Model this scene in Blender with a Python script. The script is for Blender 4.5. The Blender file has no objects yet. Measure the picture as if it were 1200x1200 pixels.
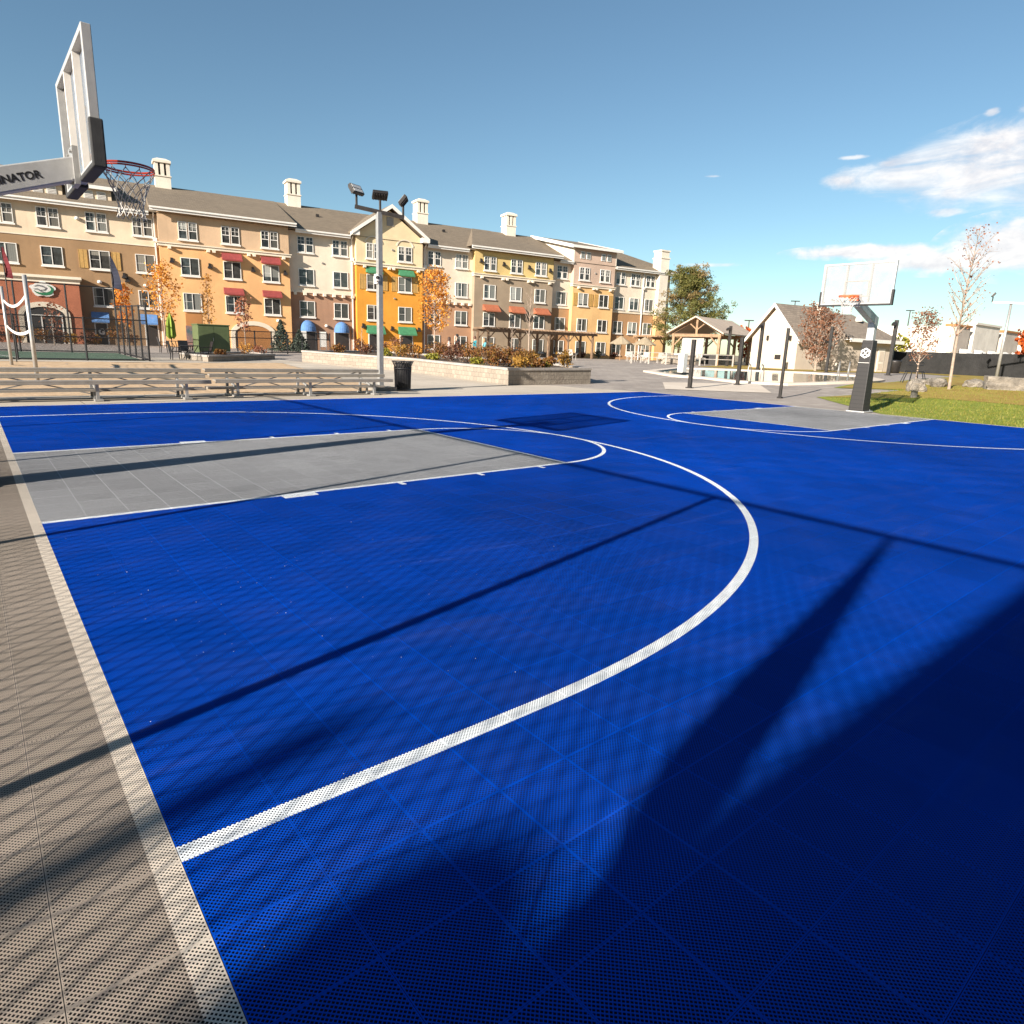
import bpy, bmesh, math, random
from mathutils import Vector, Matrix, noise
random.seed(7)
PI = math.pi
R = math.radians
sc = bpy.context.scene
COL = sc.collection

# ------------------------------------------------------------------ terrain
def sst(t):
    t = min(max(t, 0.0), 1.0)
    return t * t * (3 - 2 * t)

def gz(x, y):
    d = math.hypot(x - 1, y + 6)
    z = .45 * sst((d - 20) / 38)
    z += .38 * math.exp(-(((x - 33) / 5.5) ** 2 + ((y - .5) / 7.) ** 2))
    return z

# ------------------------------------------------------------------ node helpers
class NT:
    def __init__(s, tree):
        s.t = tree; s.n = tree.nodes; s.l = tree.links
    def node(s, kind, **kw):
        n = s.n.new(kind)
        for k, v in kw.items(): setattr(n, k, v)
        return n
    def put(s, sock, v):
        if hasattr(v, 'is_output'): s.l.new(v, sock)
        else: sock.default_value = v
    def m(s, op, a, b=0.0, c=None, clamp=False):
        n = s.node('ShaderNodeMath', operation=op); n.use_clamp = clamp
        s.put(n.inputs[0], a); s.put(n.inputs[1], b)
        if c is not None: s.put(n.inputs[2], c)
        return n.outputs[0]
    def lt(s, a, b): return s.m('LESS_THAN', a, b)
    def gt(s, a, b): return s.m('GREATER_THAN', a, b)
    def mul(s, *a):
        r = a[0]
        for b in a[1:]: r = s.m('MULTIPLY', r, b)
        return r
    def mx(s, *a):
        r = a[0]
        for b in a[1:]: r = s.m('MAXIMUM', r, b)
        return r
    def mix(s, f, a, b):
        n = s.node('ShaderNodeMix', data_type='RGBA'); s.put(n.inputs[0], f)
        for k, v in ((6, a), (7, b)):
            if isinstance(v, tuple) and len(v) == 3: v = v + (1,)
            s.put(n.inputs[k], v)
        return n.outputs[2]
    def noise(s, scale, vec=None, detail=3.0, rough=.55, dist=0.0):
        n = s.node('ShaderNodeTexNoise'); n.inputs['Scale'].default_value = scale
        n.inputs['Detail'].default_value = detail; n.inputs['Roughness'].default_value = rough
        n.inputs['Distortion'].default_value = dist
        if vec is not None: s.l.new(vec, n.inputs['Vector'])
        return n.outputs['Fac']
    def ramp(s, f, a, b, lo=0.0, hi=1.0):
        n = s.node('ShaderNodeMapRange'); n.interpolation_type = 'SMOOTHSTEP'
        s.put(n.inputs[0], f)
        for k, v in ((1, a), (2, b), (3, lo), (4, hi)): s.put(n.inputs[k], v)
        return n.outputs[0]
    def obj(s): return s.node('ShaderNodeTexCoord').outputs['Object']
    def pos(s): return s.node('ShaderNodeNewGeometry').outputs['Position']
    def island(s): return s.node('ShaderNodeNewGeometry').outputs['Random Per Island']
    def bump(s, h, strength=.3, dist=.02):
        n = s.node('ShaderNodeBump'); n.inputs['Strength'].default_value = strength
        n.inputs['Distance'].default_value = dist; s.l.new(h, n.inputs['Height'])
        return n.outputs[0]

def newmat(name):
    m = bpy.data.materials.new(name); m.use_nodes = True
    t = NT(m.node_tree)
    b = m.node_tree.nodes['Principled BSDF']
    return m, t, b

def c4(c): return (c[0], c[1], c[2], 1)

def mat(name, col, rough=.6, metal=0.0, var=.12, scale=6.0, bump=.15, spec=.5, col2=None, bdist=.01, coat=0):
    """plain surface with large and small scale colour wear and a fine bump"""
    m, t, b = newmat(name)
    p = t.pos()
    n1 = t.noise(scale, p, 4); n2 = t.noise(scale * .17, p, 3)
    f = t.m('ADD', t.m('MULTIPLY', n1, .6), t.m('MULTIPLY', n2, .4))
    f = t.ramp(f, .3, .7)
    d = col2 if col2 else tuple(max(0, x * (1 - 2 * var)) for x in col)
    l = tuple(min(1, x * (1 + var)) for x in col) if not col2 else col
    t.l.new(t.mix(f, d, l), b.inputs['Base Color'])
    b.inputs['Roughness'].default_value = rough; b.inputs['Metallic'].default_value = metal
    b.inputs['Specular IOR Level'].default_value = spec
    if bump: t.l.new(t.bump(t.noise(scale * 9, p, 3), bump, bdist), b.inputs['Normal'])
    return m

def leafmat(name, cols, rough=.6):
    m, t, b = newmat(name)
    cr = t.node('ShaderNodeValToRGB'); e = cr.color_ramp.elements
    while len(e) < len(cols): e.new(.5)
    for i, c in enumerate(cols):
        e[i].position = i / (len(cols) - 1); e[i].color = c4(c)
    t.l.new(t.island(), cr.inputs[0])
    t.l.new(cr.outputs[0], b.inputs['Base Color'])
    b.inputs['Roughness'].default_value = rough
    b.inputs['Specular IOR Level'].default_value = .25
    tr = t.node('ShaderNodeBsdfTranslucent'); t.l.new(cr.outputs[0], tr.inputs[0])
    mx = t.node('ShaderNodeMixShader'); mx.inputs[0].default_value = .35
    out = m.node_tree.nodes['Material Output']
    t.l.new(b.outputs[0], mx.inputs[1]); t.l.new(tr.outputs[0], mx.inputs[2]); t.l.new(mx.outputs[0], out.inputs[0])
    return m

# ------------------------------------------------------------------ mesh builder
class MB:
    def __init__(s): s.v = []; s.f = []; s.mi = []
    def add(s, vs, fs, mi=0):
        o = len(s.v); s.v += [tuple(v) for v in vs]
        for f in fs: s.f.append(tuple(i + o for i in f)); s.mi.append(mi)
        return s
    def hexa(s, p, mi=0):      # 8 points: 4 bottom ring (ccw), 4 top ring
        return s.add(p, [(3, 2, 1, 0), (4, 5, 6, 7), (0, 1, 5, 4), (1, 2, 6, 5), (2, 3, 7, 6), (3, 0, 4, 7)], mi)
    def box(s, x0, x1, y0, y1, z0, z1, mi=0):
        if x0 > x1: x0, x1 = x1, x0
        if y0 > y1: y0, y1 = y1, y0
        if z0 > z1: z0, z1 = z1, z0
        return s.hexa([(x0, y0, z0), (x1, y0, z0), (x1, y1, z0), (x0, y1, z0), (x0, y0, z1), (x1, y0, z1), (x1, y1, z1), (x0, y1, z1)], mi)
    def cbox(s, x, y, z, a, b, c, mi=0): return s.box(x - a / 2, x + a / 2, y - b / 2, y + b / 2, z - c / 2, z + c / 2, mi)
    def frame(s, a, b, up=(0, 0, 1)):
        a = Vector(a); b = Vector(b); d = (b - a).normalized(); u = Vector(up)
        if abs(d.dot(u)) > .98: u = Vector((0, 1, 0))
        x = d.cross(u).normalized(); y = x.cross(d).normalized()
        return a, b, x, y
    def bar(s, a, b, w, h, mi=0, w2=None, h2=None):
        a, b, x, y = s.frame(a, b); w2 = w if w2 is None else w2; h2 = h if h2 is None else h2
        r = []
        for p, ww, hh in ((a, w, h), (b, w2, h2)):
            r += [p - x * ww / 2 - y * hh / 2, p + x * ww / 2 - y * hh / 2, p + x * ww / 2 + y * hh / 2, p - x * ww / 2 + y * hh / 2]
        return s.hexa(r, mi)
    def tube(s, pts, r, n=8, mi=0, r2=None, cap=True):
        pts = [Vector(p) for p in pts]; k = len(pts); vs = []; fs = []
        prev = None
        for i, p in enumerate(pts):
            d = (pts[min(i + 1, k - 1)] - pts[max(i - 1, 0)]).normalized()
            u = Vector((0, 0, 1)) if abs(d.z) < .95 else Vector((1, 0, 0))
            if prev is not None: u = prev
            x = d.cross(u).normalized(); y = x.cross(d).normalized(); prev = y
            rr = r if r2 is None else r + (r2 - r) * i / max(1, k - 1)
            for j in range(n):
                t = 2 * PI * j / n
                vs.append(p + x * math.cos(t) * rr + y * math.sin(t) * rr)
        for i in range(k - 1):
            for j in range(n):
                fs.append((i * n + j, i * n + (j + 1) % n, (i + 1) * n + (j + 1) % n, (i + 1) * n + j))
        if cap: fs.append(tuple(range(n))[::-1]); fs.append(tuple(range((k - 1) * n, k * n)))
        return s.add(vs, fs, mi)
    def ring(s, c, Rr, r, n=32, m=6, mi=0):
        vs = []; fs = []
        for i in range(n):
            a = 2 * PI * i / n
            for j in range(m):
                b = 2 * PI * j / m
                q = Rr + r * math.cos(b)
                vs.append((c[0] + q * math.cos(a), c[1] + q * math.sin(a), c[2] + r * math.sin(b)))
        for i in range(n):
            for j in range(m):
                fs.append((i * m + j, ((i + 1) % n) * m + j, ((i + 1) % n) * m + (j + 1) % m, i * m + (j + 1) % m))
        return s.add(vs, fs, mi)
    def lathe(s, prof, c=(0, 0, 0), n=20, mi=0):
        vs = []; fs = []
        for r, z in prof:
            for j in range(n):
                t = 2 * PI * j / n; vs.append((c[0] + r * math.cos(t), c[1] + r * math.sin(t), c[2] + z))
        k = len(prof)
        for i in range(k - 1):
            for j in range(n): fs.append((i * n + j, i * n + (j + 1) % n, (i + 1) * n + (j + 1) % n, (i + 1) * n + j))
        fs.append(tuple(range(n))[::-1]); fs.append(tuple(range((k - 1) * n, k * n)))
        return s.add(vs, fs, mi)
    def prism(s, poly, axis, a, b, mi=0):
        """extrude a 2D polygon along an axis: 'y' -> poly (x,z), 'x' -> poly (y,z), 'z' -> poly (x,y)"""
        n = len(poly)
        def P(q, t):
            if axis == 'y': return (q[0], t, q[1])
            if axis == 'x': return (t, q[0], q[1])
            return (q[0], q[1], t)
        vs = [P(q, a) for q in poly] + [P(q, b) for q in poly]
        fs = [tuple(range(n)), tuple(range(2 * n - 1, n - 1, -1))]
        for i in range(n): fs.append((i, i + n, (i + 1) % n + n, (i + 1) % n))
        return s.add(vs, fs, mi)
    def quad(s, a, b, c, d, mi=0): return s.add([a, b, c, d], [(0, 1, 2, 3)], mi)
    def leaf(s, p, size, rng, long=1.5, mi=0, flat=0.0):
        d = Vector((rng.gauss(0, 1), rng.gauss(0, 1), rng.gauss(0, 1) * (1 - flat))).normalized()
        e = d.cross(Vector((rng.gauss(0, 1), rng.gauss(0, 1), rng.gauss(0, 1)))).normalized()
        p = Vector(p); k = size * rng.uniform(.6, 1.3)
        a = d * k * long * .5; b = e * k * .5
        return s.add([p - a, p - a * .1 + b, p + a, p - a * .1 - b], [(0, 1, 2, 3)], mi)
    def build(s, name, m, parent=None, smooth=False, loc=None, fix=True):
        me = bpy.data.meshes.new(name); me.from_pydata(s.v, [], s.f); me.update()
        ms = m if isinstance(m, (list, tuple)) else [m]
        for x in ms: me.materials.append(x)
        if len(ms) > 1:
            for p, i in zip(me.polygons, s.mi): p.material_index = i
        if fix:
            bm = bmesh.new(); bm.from_mesh(me); bmesh.ops.recalc_face_normals(bm, faces=bm.faces); bm.to_mesh(me); bm.free()
        if smooth:
            for p in me.polygons: p.use_smooth = True
        o = bpy.data.objects.new(name, me); COL.objects.link(o)
        if parent: o.parent = parent
        if loc: o.location = loc
        return o

def tag(o, label=None, cat=None, group=None, kind=None):
    if label: o['label'] = label
    if cat: o['category'] = cat
    if group: o['group'] = group
    if kind: o['kind'] = kind
    return o

def thing(name, loc, label, cat, rz=0.0, group=None):
    o = bpy.data.objects.new(name, None); COL.objects.link(o); o.location = loc; o.rotation_euler = (0, 0, rz)
    o.empty_display_size = .3
    return tag(o, label, cat, group)

def dup(root, loc, rz=0.0, label=None, group=None):
    r = root.copy(); COL.objects.link(r); r.location = loc; r.rotation_euler = (0, 0, rz)
    if label: r['label'] = label
    if group: r['group'] = group
    for ch in root.children:
        c = ch.copy(); COL.objects.link(c); c.parent = r
        for g in ch.children:
            d = g.copy(); COL.objects.link(d); d.parent = c
    return r

def bevel(o, w=.01, seg=2):
    md = o.modifiers.new('bevel', 'BEVEL'); md.width = w; md.segments = seg; md.limit_method = 'ANGLE'
    return o

def text_obj(txt, size, m, parent, loc, rot, bold=.012, depth=.002, spacing=1.0, name='lettering'):
    cu = bpy.data.curves.new(name, 'FONT'); cu.body = txt; cu.size = size; cu.extrude = depth; cu.offset = bold
    cu.align_x = 'CENTER'; cu.align_y = 'CENTER'; cu.space_character = spacing
    t = bpy.data.objects.new(name, cu); COL.objects.link(t)
    bpy.context.view_layer.update()
    me = bpy.data.meshes.new_from_object(t.evaluated_get(bpy.context.evaluated_depsgraph_get()))
    bpy.data.objects.remove(t)
    me.materials.clear(); me.materials.append(m)
    o = bpy.data.objects.new(name, me); COL.objects.link(o); o.parent = parent; o.location = loc; o.rotation_euler = rot
    return o

# ------------------------------------------------------------------ materials
M = {}
M['alu'] = mat('brushed_aluminium', (.50, .495, .48), .45, .35, .06, 14, .08)
M['galv'] = mat('galvanised_steel', (.44, .43, .41), .45, .55, .1, 9, .08)
M['alu_plank'] = mat('shade_toned_aluminium_plank', (.36, .32, .27), .5, .3, .1, 5, .1)  # base colour lowered to carry the planks' shaded side
M['offwhite'] = mat('weathered_white_paint', (.46, .42, .37), .6, 0, .1, 5, .1)
M['black'] = mat('black_powder_coat', (.018, .018, .02), .45, 0, .2, 8, .1)
M['bronze'] = mat('dark_bronze_paint', (.035, .030, .027), .45, .2, .2, 8, .1)
M['rubber'] = mat('black_rubber_pad', (.035, .034, .033), .7, 0, .15, 12, .2)
M['white'] = mat('white_paint', (.74, .70, .64), .5, 0, .05, 4, .08)
M['trim'] = mat('cream_trim_paint', (.72, .64, .53), .6, 0, .06, 3, .1)
M['red_steel'] = mat('red_orange_rim_paint', (.62, .06, .02), .35, 0, .12, 20, .05)
M['orange_steel'] = mat('orange_rim_paint', (.75, .16, .05), .35, 0, .1, 20, .05)
M['net'] = mat('white_nylon_cord', (.62, .59, .54), .8, 0, .15, 40, .1)
M['stone'] = mat('tan_split_stone', (.44, .37, .29), .9, 0, .2, 7, .6, bdist=.03)
M['cap'] = mat('grey_cap_stone', (.36, .32, .28), .85, 0, .12, 6, .3)
M['soil'] = mat('bark_mulch', (.10, .065, .04), .95, 0, .35, 14, .9, bdist=.04)
M['timber'] = mat('warm_cedar_timber', (.31, .19, .105), .75, 0, .2, 6, .3)
M['dtimber'] = mat('weathered_brown_timber', (.22, .14, .085), .8, 0, .2, 6, .3)
M['greenbox'] = mat('green_cabinet_paint', (.10, .13, .055), .45, 0, .08, 3, .06)
M['dark'] = mat('dark_interior', (.02, .018, .017), .6, 0, .1, 3, 0)
M['door'] = mat('dark_door_paint', (.035, .03, .028), .4, 0, .1, 3, .05)
M['louver'] = mat('grey_louvre', (.30, .27, .24), .6, 0, .1, 3, .05)
M['shutter'] = mat('ochre_shutter_wood', (.46, .27, .08), .7, 0, .12, 8, .2)
M['boulder'] = mat('grey_tan_boulder', (.30, .26, .21), .95, 0, .3, 3, 1, bdist=.08)
M['bark'] = mat('grey_brown_bark', (.20, .15, .11), .9, 0, .25, 12, .6)
M['palebark'] = mat('pale_birch_bark', (.36, .27, .205), .85, 0, .2, 12, .4)
M['darkfab'] = mat('black_mesh_screen', (.018, .017, .016), .8, 0, .25, 2, .5, bdist=.1)
M['concrete_base'] = mat('pier_concrete', (.24, .22, .19), .9, 0, .15, 9, .4)
for nm, c in dict(awn_red=(.27, .045, .04), awn_green=(.05, .20, .09), awn_blue=(.09, .20, .42), awn_rust=(.36, .11, .05), flag_red=(.15, .012, .018), flag_navy=(.022, .024, .045), lime=(.23, .31, .04), thatch=(.33, .26, .17), canvas=(.44, .39, .34)).items():
    M[nm] = mat(nm + '_cloth', c, .85, 0, .12, 5, .2)

def shingle(name, c):
    m, t, b = newmat(name)
    br = t.node('ShaderNodeTexBrick'); br.inputs['Scale'].default_value = 1.0
    br.inputs['Brick Width'].default_value = .42; br.inputs['Row Height'].default_value = .16; br.inputs['Mortar Size'].default_value = .012
    br.inputs['Color1'].default_value = c4(c); br.inputs['Color2'].default_value = c4([x * .72 for x in c]); br.inputs['Mortar'].default_value = c4([x * .4 for x in c])
    t.l.new(t.obj(), br.inputs['Vector'])
    n = t.ramp(t.noise(.35, t.obj(), 5), .3, .7)
    n2 = t.noise(9, t.obj(), 3)
    t.l.new(t.mix(t.m('MULTIPLY', n, .35), br.outputs['Color'], t.mix(n2, tuple(x * .6 for x in c), tuple(min(1, x * 1.35) for x in c))), b.inputs['Base Color'])
    b.inputs['Roughness'].default_value = .95
    t.l.new(t.bump(br.outputs['Fac'], .4, .02), b.inputs['Normal'])
    return m
M['shingle'] = shingle('asphalt_shingles', (.215, .165, .112))
M['shingle2'] = shingle('grey_asphalt_shingles', (.25, .20, .155))

def stucco(name, c):
    c = tuple(min(.72, x * 1.12 + .01) for x in c)
    m, t, b = newmat(name)
    p = t.pos()
    f = t.ramp(t.noise(.45, p, 5, .6), .3, .72)
    mp = t.node('ShaderNodeMapping'); mp.inputs['Scale'].default_value = (2.2, 2.2, .12); t.l.new(p, mp.inputs[0])
    streak = t.ramp(t.noise(1.4, mp.outputs[0], 4), .5, .8, 0, .35)
    col = t.mix(f, tuple(x * .86 for x in c), tuple(min(1, x * 1.06) for x in c))
    grime = t.ramp(t.noise(2.6, p, 7, .7), .55, .8, 0, .22)
    col = t.mix(grime, col, tuple(x * .55 for x in c))
    t.l.new(t.mix(t.m('MULTIPLY', streak, .6), col, tuple(x * .6 for x in c)), b.inputs['Base Color'])
    b.inputs['Roughness'].default_value = .92; b.inputs['Specular IOR Level'].default_value = .2
    t.l.new(t.bump(t.noise(26, p, 4), .35, .02), b.inputs['Normal'])
    return m
S = {k: stucco('stucco_' + k, v) for k, v in dict(
    cream=(.60, .47, .33), tan=(.27, .165, .085), peach=(.50, .34, .21), orange=(.62, .345, .15), pale=(.64, .53, .41), brown=(.30, .17, .105),
    butter=(.62, .49, .30), deep_orange=(.58, .25, .03), rose=(.36, .20, .115), yellow=(.54, .39, .16), taupe=(.27, .205, .14), blush=(.46, .33, .25),
    apricot=(.60, .37, .16), umber=(.36, .205, .10), brick_red=(.36, .125, .065), trim=(.66, .55, .43), chimney=(.66, .56, .46), pool=(.50, .42, .335), store=(.62, .56, .48), store_shaded=(.42, .36, .30), woodbrown=(.34, .15, .05), clubbrick=(.13, .075, .05)).items()}

def glassmat(name, c, blind, rough=.06):
    m, t, b = newmat(name)
    sp = t.node('ShaderNodeSeparateXYZ'); t.l.new(t.obj(), sp.inputs[0]); x, z = sp.outputs[0], sp.outputs[2]
    r = t.node('ShaderNodeObjectInfo').outputs['Random']; r2 = t.m('FRACT', t.m('MULTIPLY', r, 37.7)); r3 = t.m('FRACT', t.m('MULTIPLY', r, 91.3))
    fold = t.m('ADD', t.m('MULTIPLY', t.m('SINE', t.m('ADD', t.m('MULTIPLY', x, 48.0), t.m('MULTIPLY', r, 20.0))), .18), .82)
    cur = t.mix(fold, tuple(q * .4 for q in blind), blind)
    drop = t.gt(z, t.m('MULTIPLY', r2, 1.2))                                  # blind let down to its own height
    side = t.gt(t.m('ABSOLUTE', t.m('SUBTRACT', x, t.m('SUBTRACT', r3, .5))), t.m('ADD', .12, t.m('MULTIPLY', r2, .3)))
    f = t.m('MULTIPLY', t.gt(r, .30), t.m('MAXIMUM', t.m('MULTIPLY', drop, t.gt(r3, .5)), t.m('MULTIPLY', side, t.lt(r3, .5))))
    n = t.ramp(t.noise(3.0, t.pos(), 3), .35, .65)
    inside = t.mix(n, c, tuple(q * 2.2 for q in c))
    screen = t.mul(t.gt(x, .02), .55)
    col = t.mix(screen, t.mix(f, inside, cur), (.045, .042, .036))
    t.l.new(col, b.inputs['Base Color'])
    b.inputs['Roughness'].default_value = rough; b.inputs['Specular IOR Level'].default_value = .6
    t.l.new(t.bump(t.noise(1.2, t.pos(), 2), .06, .05), b.inputs['Normal'])
    return m
GL = [glassmat('window_glass_dark', (.022, .026, .028), (.16, .16, .14)), glassmat('window_glass_curtained', (.035, .042, .042), (.40, .40, .36), .08), glassmat('window_glass_screened', (.03, .03, .028), (.26, .24, .20), .12)]

# ------------------------------------------------------------------ court material: perforated interlocking tiles
CL = 19.03      # court length between baselines
CW = 7.92       # half width
def court_mat(name='perforated_court_tiles', pt=.0138, rw=.375):
    m, t, b = newmat(name)
    sp = t.node('ShaderNodeSeparateXYZ'); P = t.obj(); t.l.new(P, sp.inputs[0])
    x, y = sp.outputs[0], sp.outputs[1]
    A = lambda v: t.m('ABSOLUTE', v)
    sub = lambda a, b_: t.m('SUBTRACT', a, b_)
    far = t.gt(x, CL / 2)
    xm = t.m('MINIMUM', x, sub(CL, x))
    yy = sub(y, t.m('MULTIPLY', far, .13)); ay = A(yy)
    inside = t.mul(t.gt(x, 0.0), t.lt(x, CL), t.lt(A(y), CW))
    key = t.mul(t.lt(xm, 5.63), t.lt(ay, 1.85))
    near = lambda v, c, w: t.lt(A(sub(v, c)), w)
    lane = t.mul(near(ay, 1.85, .028), t.lt(xm, 5.66))
    ft = t.mul(near(xm, 5.63, .022), t.lt(ay, 1.85))
    def dist(cx):
        d = sub(xm, cx); return t.m('SQRT', t.m('ADD', t.m('MULTIPLY', d, d), t.m('MULTIPLY', yy, yy)))
    ftc = t.mul(near(dist(5.63), 1.85, .028), t.gt(xm, 5.63))
    arc = t.mul(near(dist(1.39), 6.07, .034), t.gt(xm, 1.39))
    cor = t.mul(near(ay, 6.07, .034), t.lt(xm, 1.39))
    hs = t.mx(near(xm, 3.13, .028), near(xm, 4.17, .028), near(xm, 5.12, .028))
    hash_ = t.mul(hs, t.gt(ay, 1.85), t.lt(ay, 1.985))
    blk = t.mul(near(xm, 2.02, .165), t.gt(ay, 1.85), t.lt(ay, 1.985))
    white = t.mul(t.mx(lane, ft, ftc, arc, cor, hash_, blk), inside)
    border = t.mul(t.gt(x, -.072), t.lt(x, CL + .1), t.lt(A(y), CW + .1), sub(1.0, inside))
    apron = sub(1.0, t.mx(inside, border))
    # wear and tone
    n1 = t.ramp(t.noise(.55, P, 5, .6), .3, .7); n2 = t.ramp(t.noise(11, P, 3), .35, .75)
    # one tone per 1 ft tile
    TS = .3048
    fl = t.node('ShaderNodeCombineXYZ'); t.l.new(t.m('FLOOR', t.m('DIVIDE', x, TS)), fl.inputs[0]); t.l.new(t.m('FLOOR', t.m('DIVIDE', y, TS)), fl.inputs[1])
    wn = t.node('ShaderNodeTexWhiteNoise'); wn.noise_dimensions = '2D'; t.l.new(fl.outputs[0], wn.inputs[0])
    tone = t.m('ADD', t.m('MULTIPLY', n1, .45), t.m('MULTIPLY', wn.outputs['Value'], .55))
    blue = t.mix(tone, (.0015, .056, .41), (.0022, .074, .545))
    grey = t.mix(tone, (.37, .37, .375), (.47, .47, .475))
    beige = t.mix(tone, (.34, .285, .23), (.44, .37, .305))
    wcol = t.mix(n2, (.86, .90, .92), (.93, .95, .96))
    bcol = t.mix(tone, (.64, .56, .465), (.76, .67, .56))
    c = t.mix(t.mul(key, inside), blue, grey)
    c = t.mix(apron, c, beige); c = t.mix(border, c, bcol); c = t.mix(white, c, wcol)
    dirt = t.ramp(t.noise(2.3, P, 6, .65), .56, .78, 0, .35)
    c = t.mix(dirt, c, t.mix(.45, c, (.0, .0, .0)))
    mpd = t.node('ShaderNodeMapping'); mpd.inputs['Scale'].default_value = (.35, 2.2, 1); mpd.inputs['Rotation'].default_value = (0, 0, .5); t.l.new(P, mpd.inputs[0])
    dust = t.ramp(t.noise(1.6, mpd.outputs[0], 8, .7, .8), .52, .85, 0, .10)
    c = t.mix(dust, c, (.34, .36, .38))
    scuff = t.ramp(t.noise(5.5, mpd.outputs[0], 6, .75), .66, .80, 0, .30)
    c = t.mix(scuff, c, t.mix(.6, c, (.0, .0, .0)))
    t.l.new(c, b.inputs['Base Color'])
    b.inputs['Roughness'].default_value = .5; b.inputs['Specular IOR Level'].default_value = .0
    # rib lattice with diamond holes, solid seam along each tile edge
    def tri(v, per, off=0.0):
        f = t.m('FRACT', t.m('ADD', t.m('DIVIDE', v, per), off)); return A(sub(f, .5))      # 0 at mid, .5 at edges
    u = tri(t.m('ADD', x, y), pt); v = tri(sub(x, y), pt)
    rwl = sub(rw, t.m('MULTIPLY', t.mx(white, border), .035)); rib = t.mx(t.gt(u, rwl), t.gt(v, rwl))
    sx = tri(x, TS); sy = tri(y, TS)
    seam = t.mx(t.gt(sx, .489), t.gt(sy, .489))
    gap = t.mx(t.gt(sx, .4965), t.gt(sy, .4965))
    solid = t.mul(t.mx(rib, seam), sub(1.0, gap))
    tr = t.node('ShaderNodeBsdfTransparent'); mx = t.node('ShaderNodeMixShader')
    t.l.new(solid, mx.inputs[0]); t.l.new(tr.outputs[0], mx.inputs[1]); t.l.new(b.outputs[0], mx.inputs[2])
    t.l.new(mx.outputs[0], m.node_tree.nodes['Material Output'].inputs[0])
    return m
M['court'] = court_mat()
M['court_under'] = court_mat('court_tile_support_ribs', .0138, .40)

def ground_mat(name, c1, c2, scale=1.5, fine=30, bump=.3, rough=.95, joint=None, jcol=None, speck=.25):
    m, t, b = newmat(name)
    p = t.pos()
    f = t.ramp(t.noise(scale, p, 6, .6), .32, .7)
    g = t.noise(fine, p, 3)
    c = t.mix(f, c1, c2)
    c = t.mix(t.m('MULTIPLY', t.ramp(g, .5, .8), speck), c, tuple(x * .45 for x in c1))
    if joint:
        br = t.node('ShaderNodeTexBrick'); br.inputs['Scale'].default_value = 1
        br.inputs['Brick Width'].default_value = joint[0]; br.inputs['Row Height'].default_value = joint[1]; br.inputs['Mortar Size'].default_value = joint[2]
        br.inputs['Color1'].default_value = (1, 1, 1, 1); br.inputs['Color2'].default_value = (.82, .82, .82, 1); br.inputs['Mortar'].default_value = (.45, .43, .41, 1)
        t.l.new(p, br.inputs['Vector'])
        n = t.node('ShaderNodeMix', data_type='RGBA', blend_type='MULTIPLY'); n.inputs[0].default_value = 1
        t.l.new(c, n.inputs[6]); t.l.new(br.outputs['Color'], n.inputs[7]); c = n.outputs[2]
    t.l.new(c, b.inputs['Base Color']); b.inputs['Roughness'].default_value = rough; b.inputs['Specular IOR Level'].default_value = .2
    t.l.new(t.bump(t.noise(fine * .6, p, 5), bump, .02), b.inputs['Normal'])
    return m
M['plaza'] = ground_mat('plaza_pavers', (.33, .285, .25), (.42, .365, .315), .5, 14, .2, joint=(.6, .3, .008))
M['walk'] = ground_mat('light_concrete', (.50, .43, .345), (.60, .52, .42), .4, 25, .2, joint=(3., 3., .012))
M['slab'] = ground_mat('shade_dark_slab', (.012, .012, .013), (.018, .018, .018), 2, 30, .2)  # concrete slab coloured near-black for the shade under the tiles
M['sand'] = ground_mat('volleyball_sand', (.50, .34, .20), (.60, .43, .27), 2.2, 9, 1.0, speck=.45)
M['tennis'] = ground_mat('green_tennis_paint', (.085, .135, .095), (.11, .165, .115), .6, 20, .1)
M['padc'] = ground_mat('pale_concrete_pad', (.58, .49, .40), (.66, .57, .47), .5, 25, .15)
M['lawn'] = ground_mat('autumn_turf', (.17, .21, .025), (.27, .28, .045), 1.3, 30, .9, speck=.5)
M['lawn_brown'] = ground_mat('browned_turf', (.30, .19, .05), (.34, .27, .06), .9, 26, .9, speck=.5)
M['earth'] = ground_mat('dry_earth', (.26, .21, .14), (.34, .28, .19), .2, 8, .3)

# ------------------------------------------------------------------ world, sun, camera
SUN_EL, SUN_DIR = 21.3, Vector((-.976, -.218, 0)).normalized()
w = bpy.data.worlds.new("World"); sc.world = w; w.use_nodes = True
t = NT(w.node_tree); bg = w.node_tree.nodes['Background']
sky = t.node('ShaderNodeTexSky'); sky.sky_type = 'NISHITA'; sky.sun_disc = False
sky.sun_elevation = R(SUN_EL); sky.sun_rotation = math.atan2(SUN_DIR.x, SUN_DIR.y) % (2 * PI)
sky.altitude = 1300; sky.air_density = 1.15; sky.dust_density = .5; sky.ozone_density = 2.3
dv = t.node('ShaderNodeTexCoord').outputs['Generated']
sp = t.node('ShaderNodeSeparateXYZ'); t.l.new(dv, sp.inputs[0])
az = t.m('MULTIPLY', t.m('ARCTAN2', sp.outputs[1], sp.outputs[0]), 180 / PI)
el = t.m('MULTIPLY', t.m('ARCSINE', sp.outputs[2]), 180 / PI)
mp = t.node('ShaderNodeMapping'); mp.inputs['Scale'].default_value = (7, 7, 26); mp.inputs['Rotation'].default_value = (R(6), R(-8), 0); t.l.new(dv, mp.inputs[0])
n_str = t.noise(1.5, mp.outputs[0], 9, .62, .6)
mp2 = t.node('ShaderNodeMapping'); mp2.inputs['Scale'].default_value = (10, 10, 15); t.l.new(dv, mp2.inputs[0])
n_cum = t.noise(2.2, mp2.outputs[0], 7, .58, .2)
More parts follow.
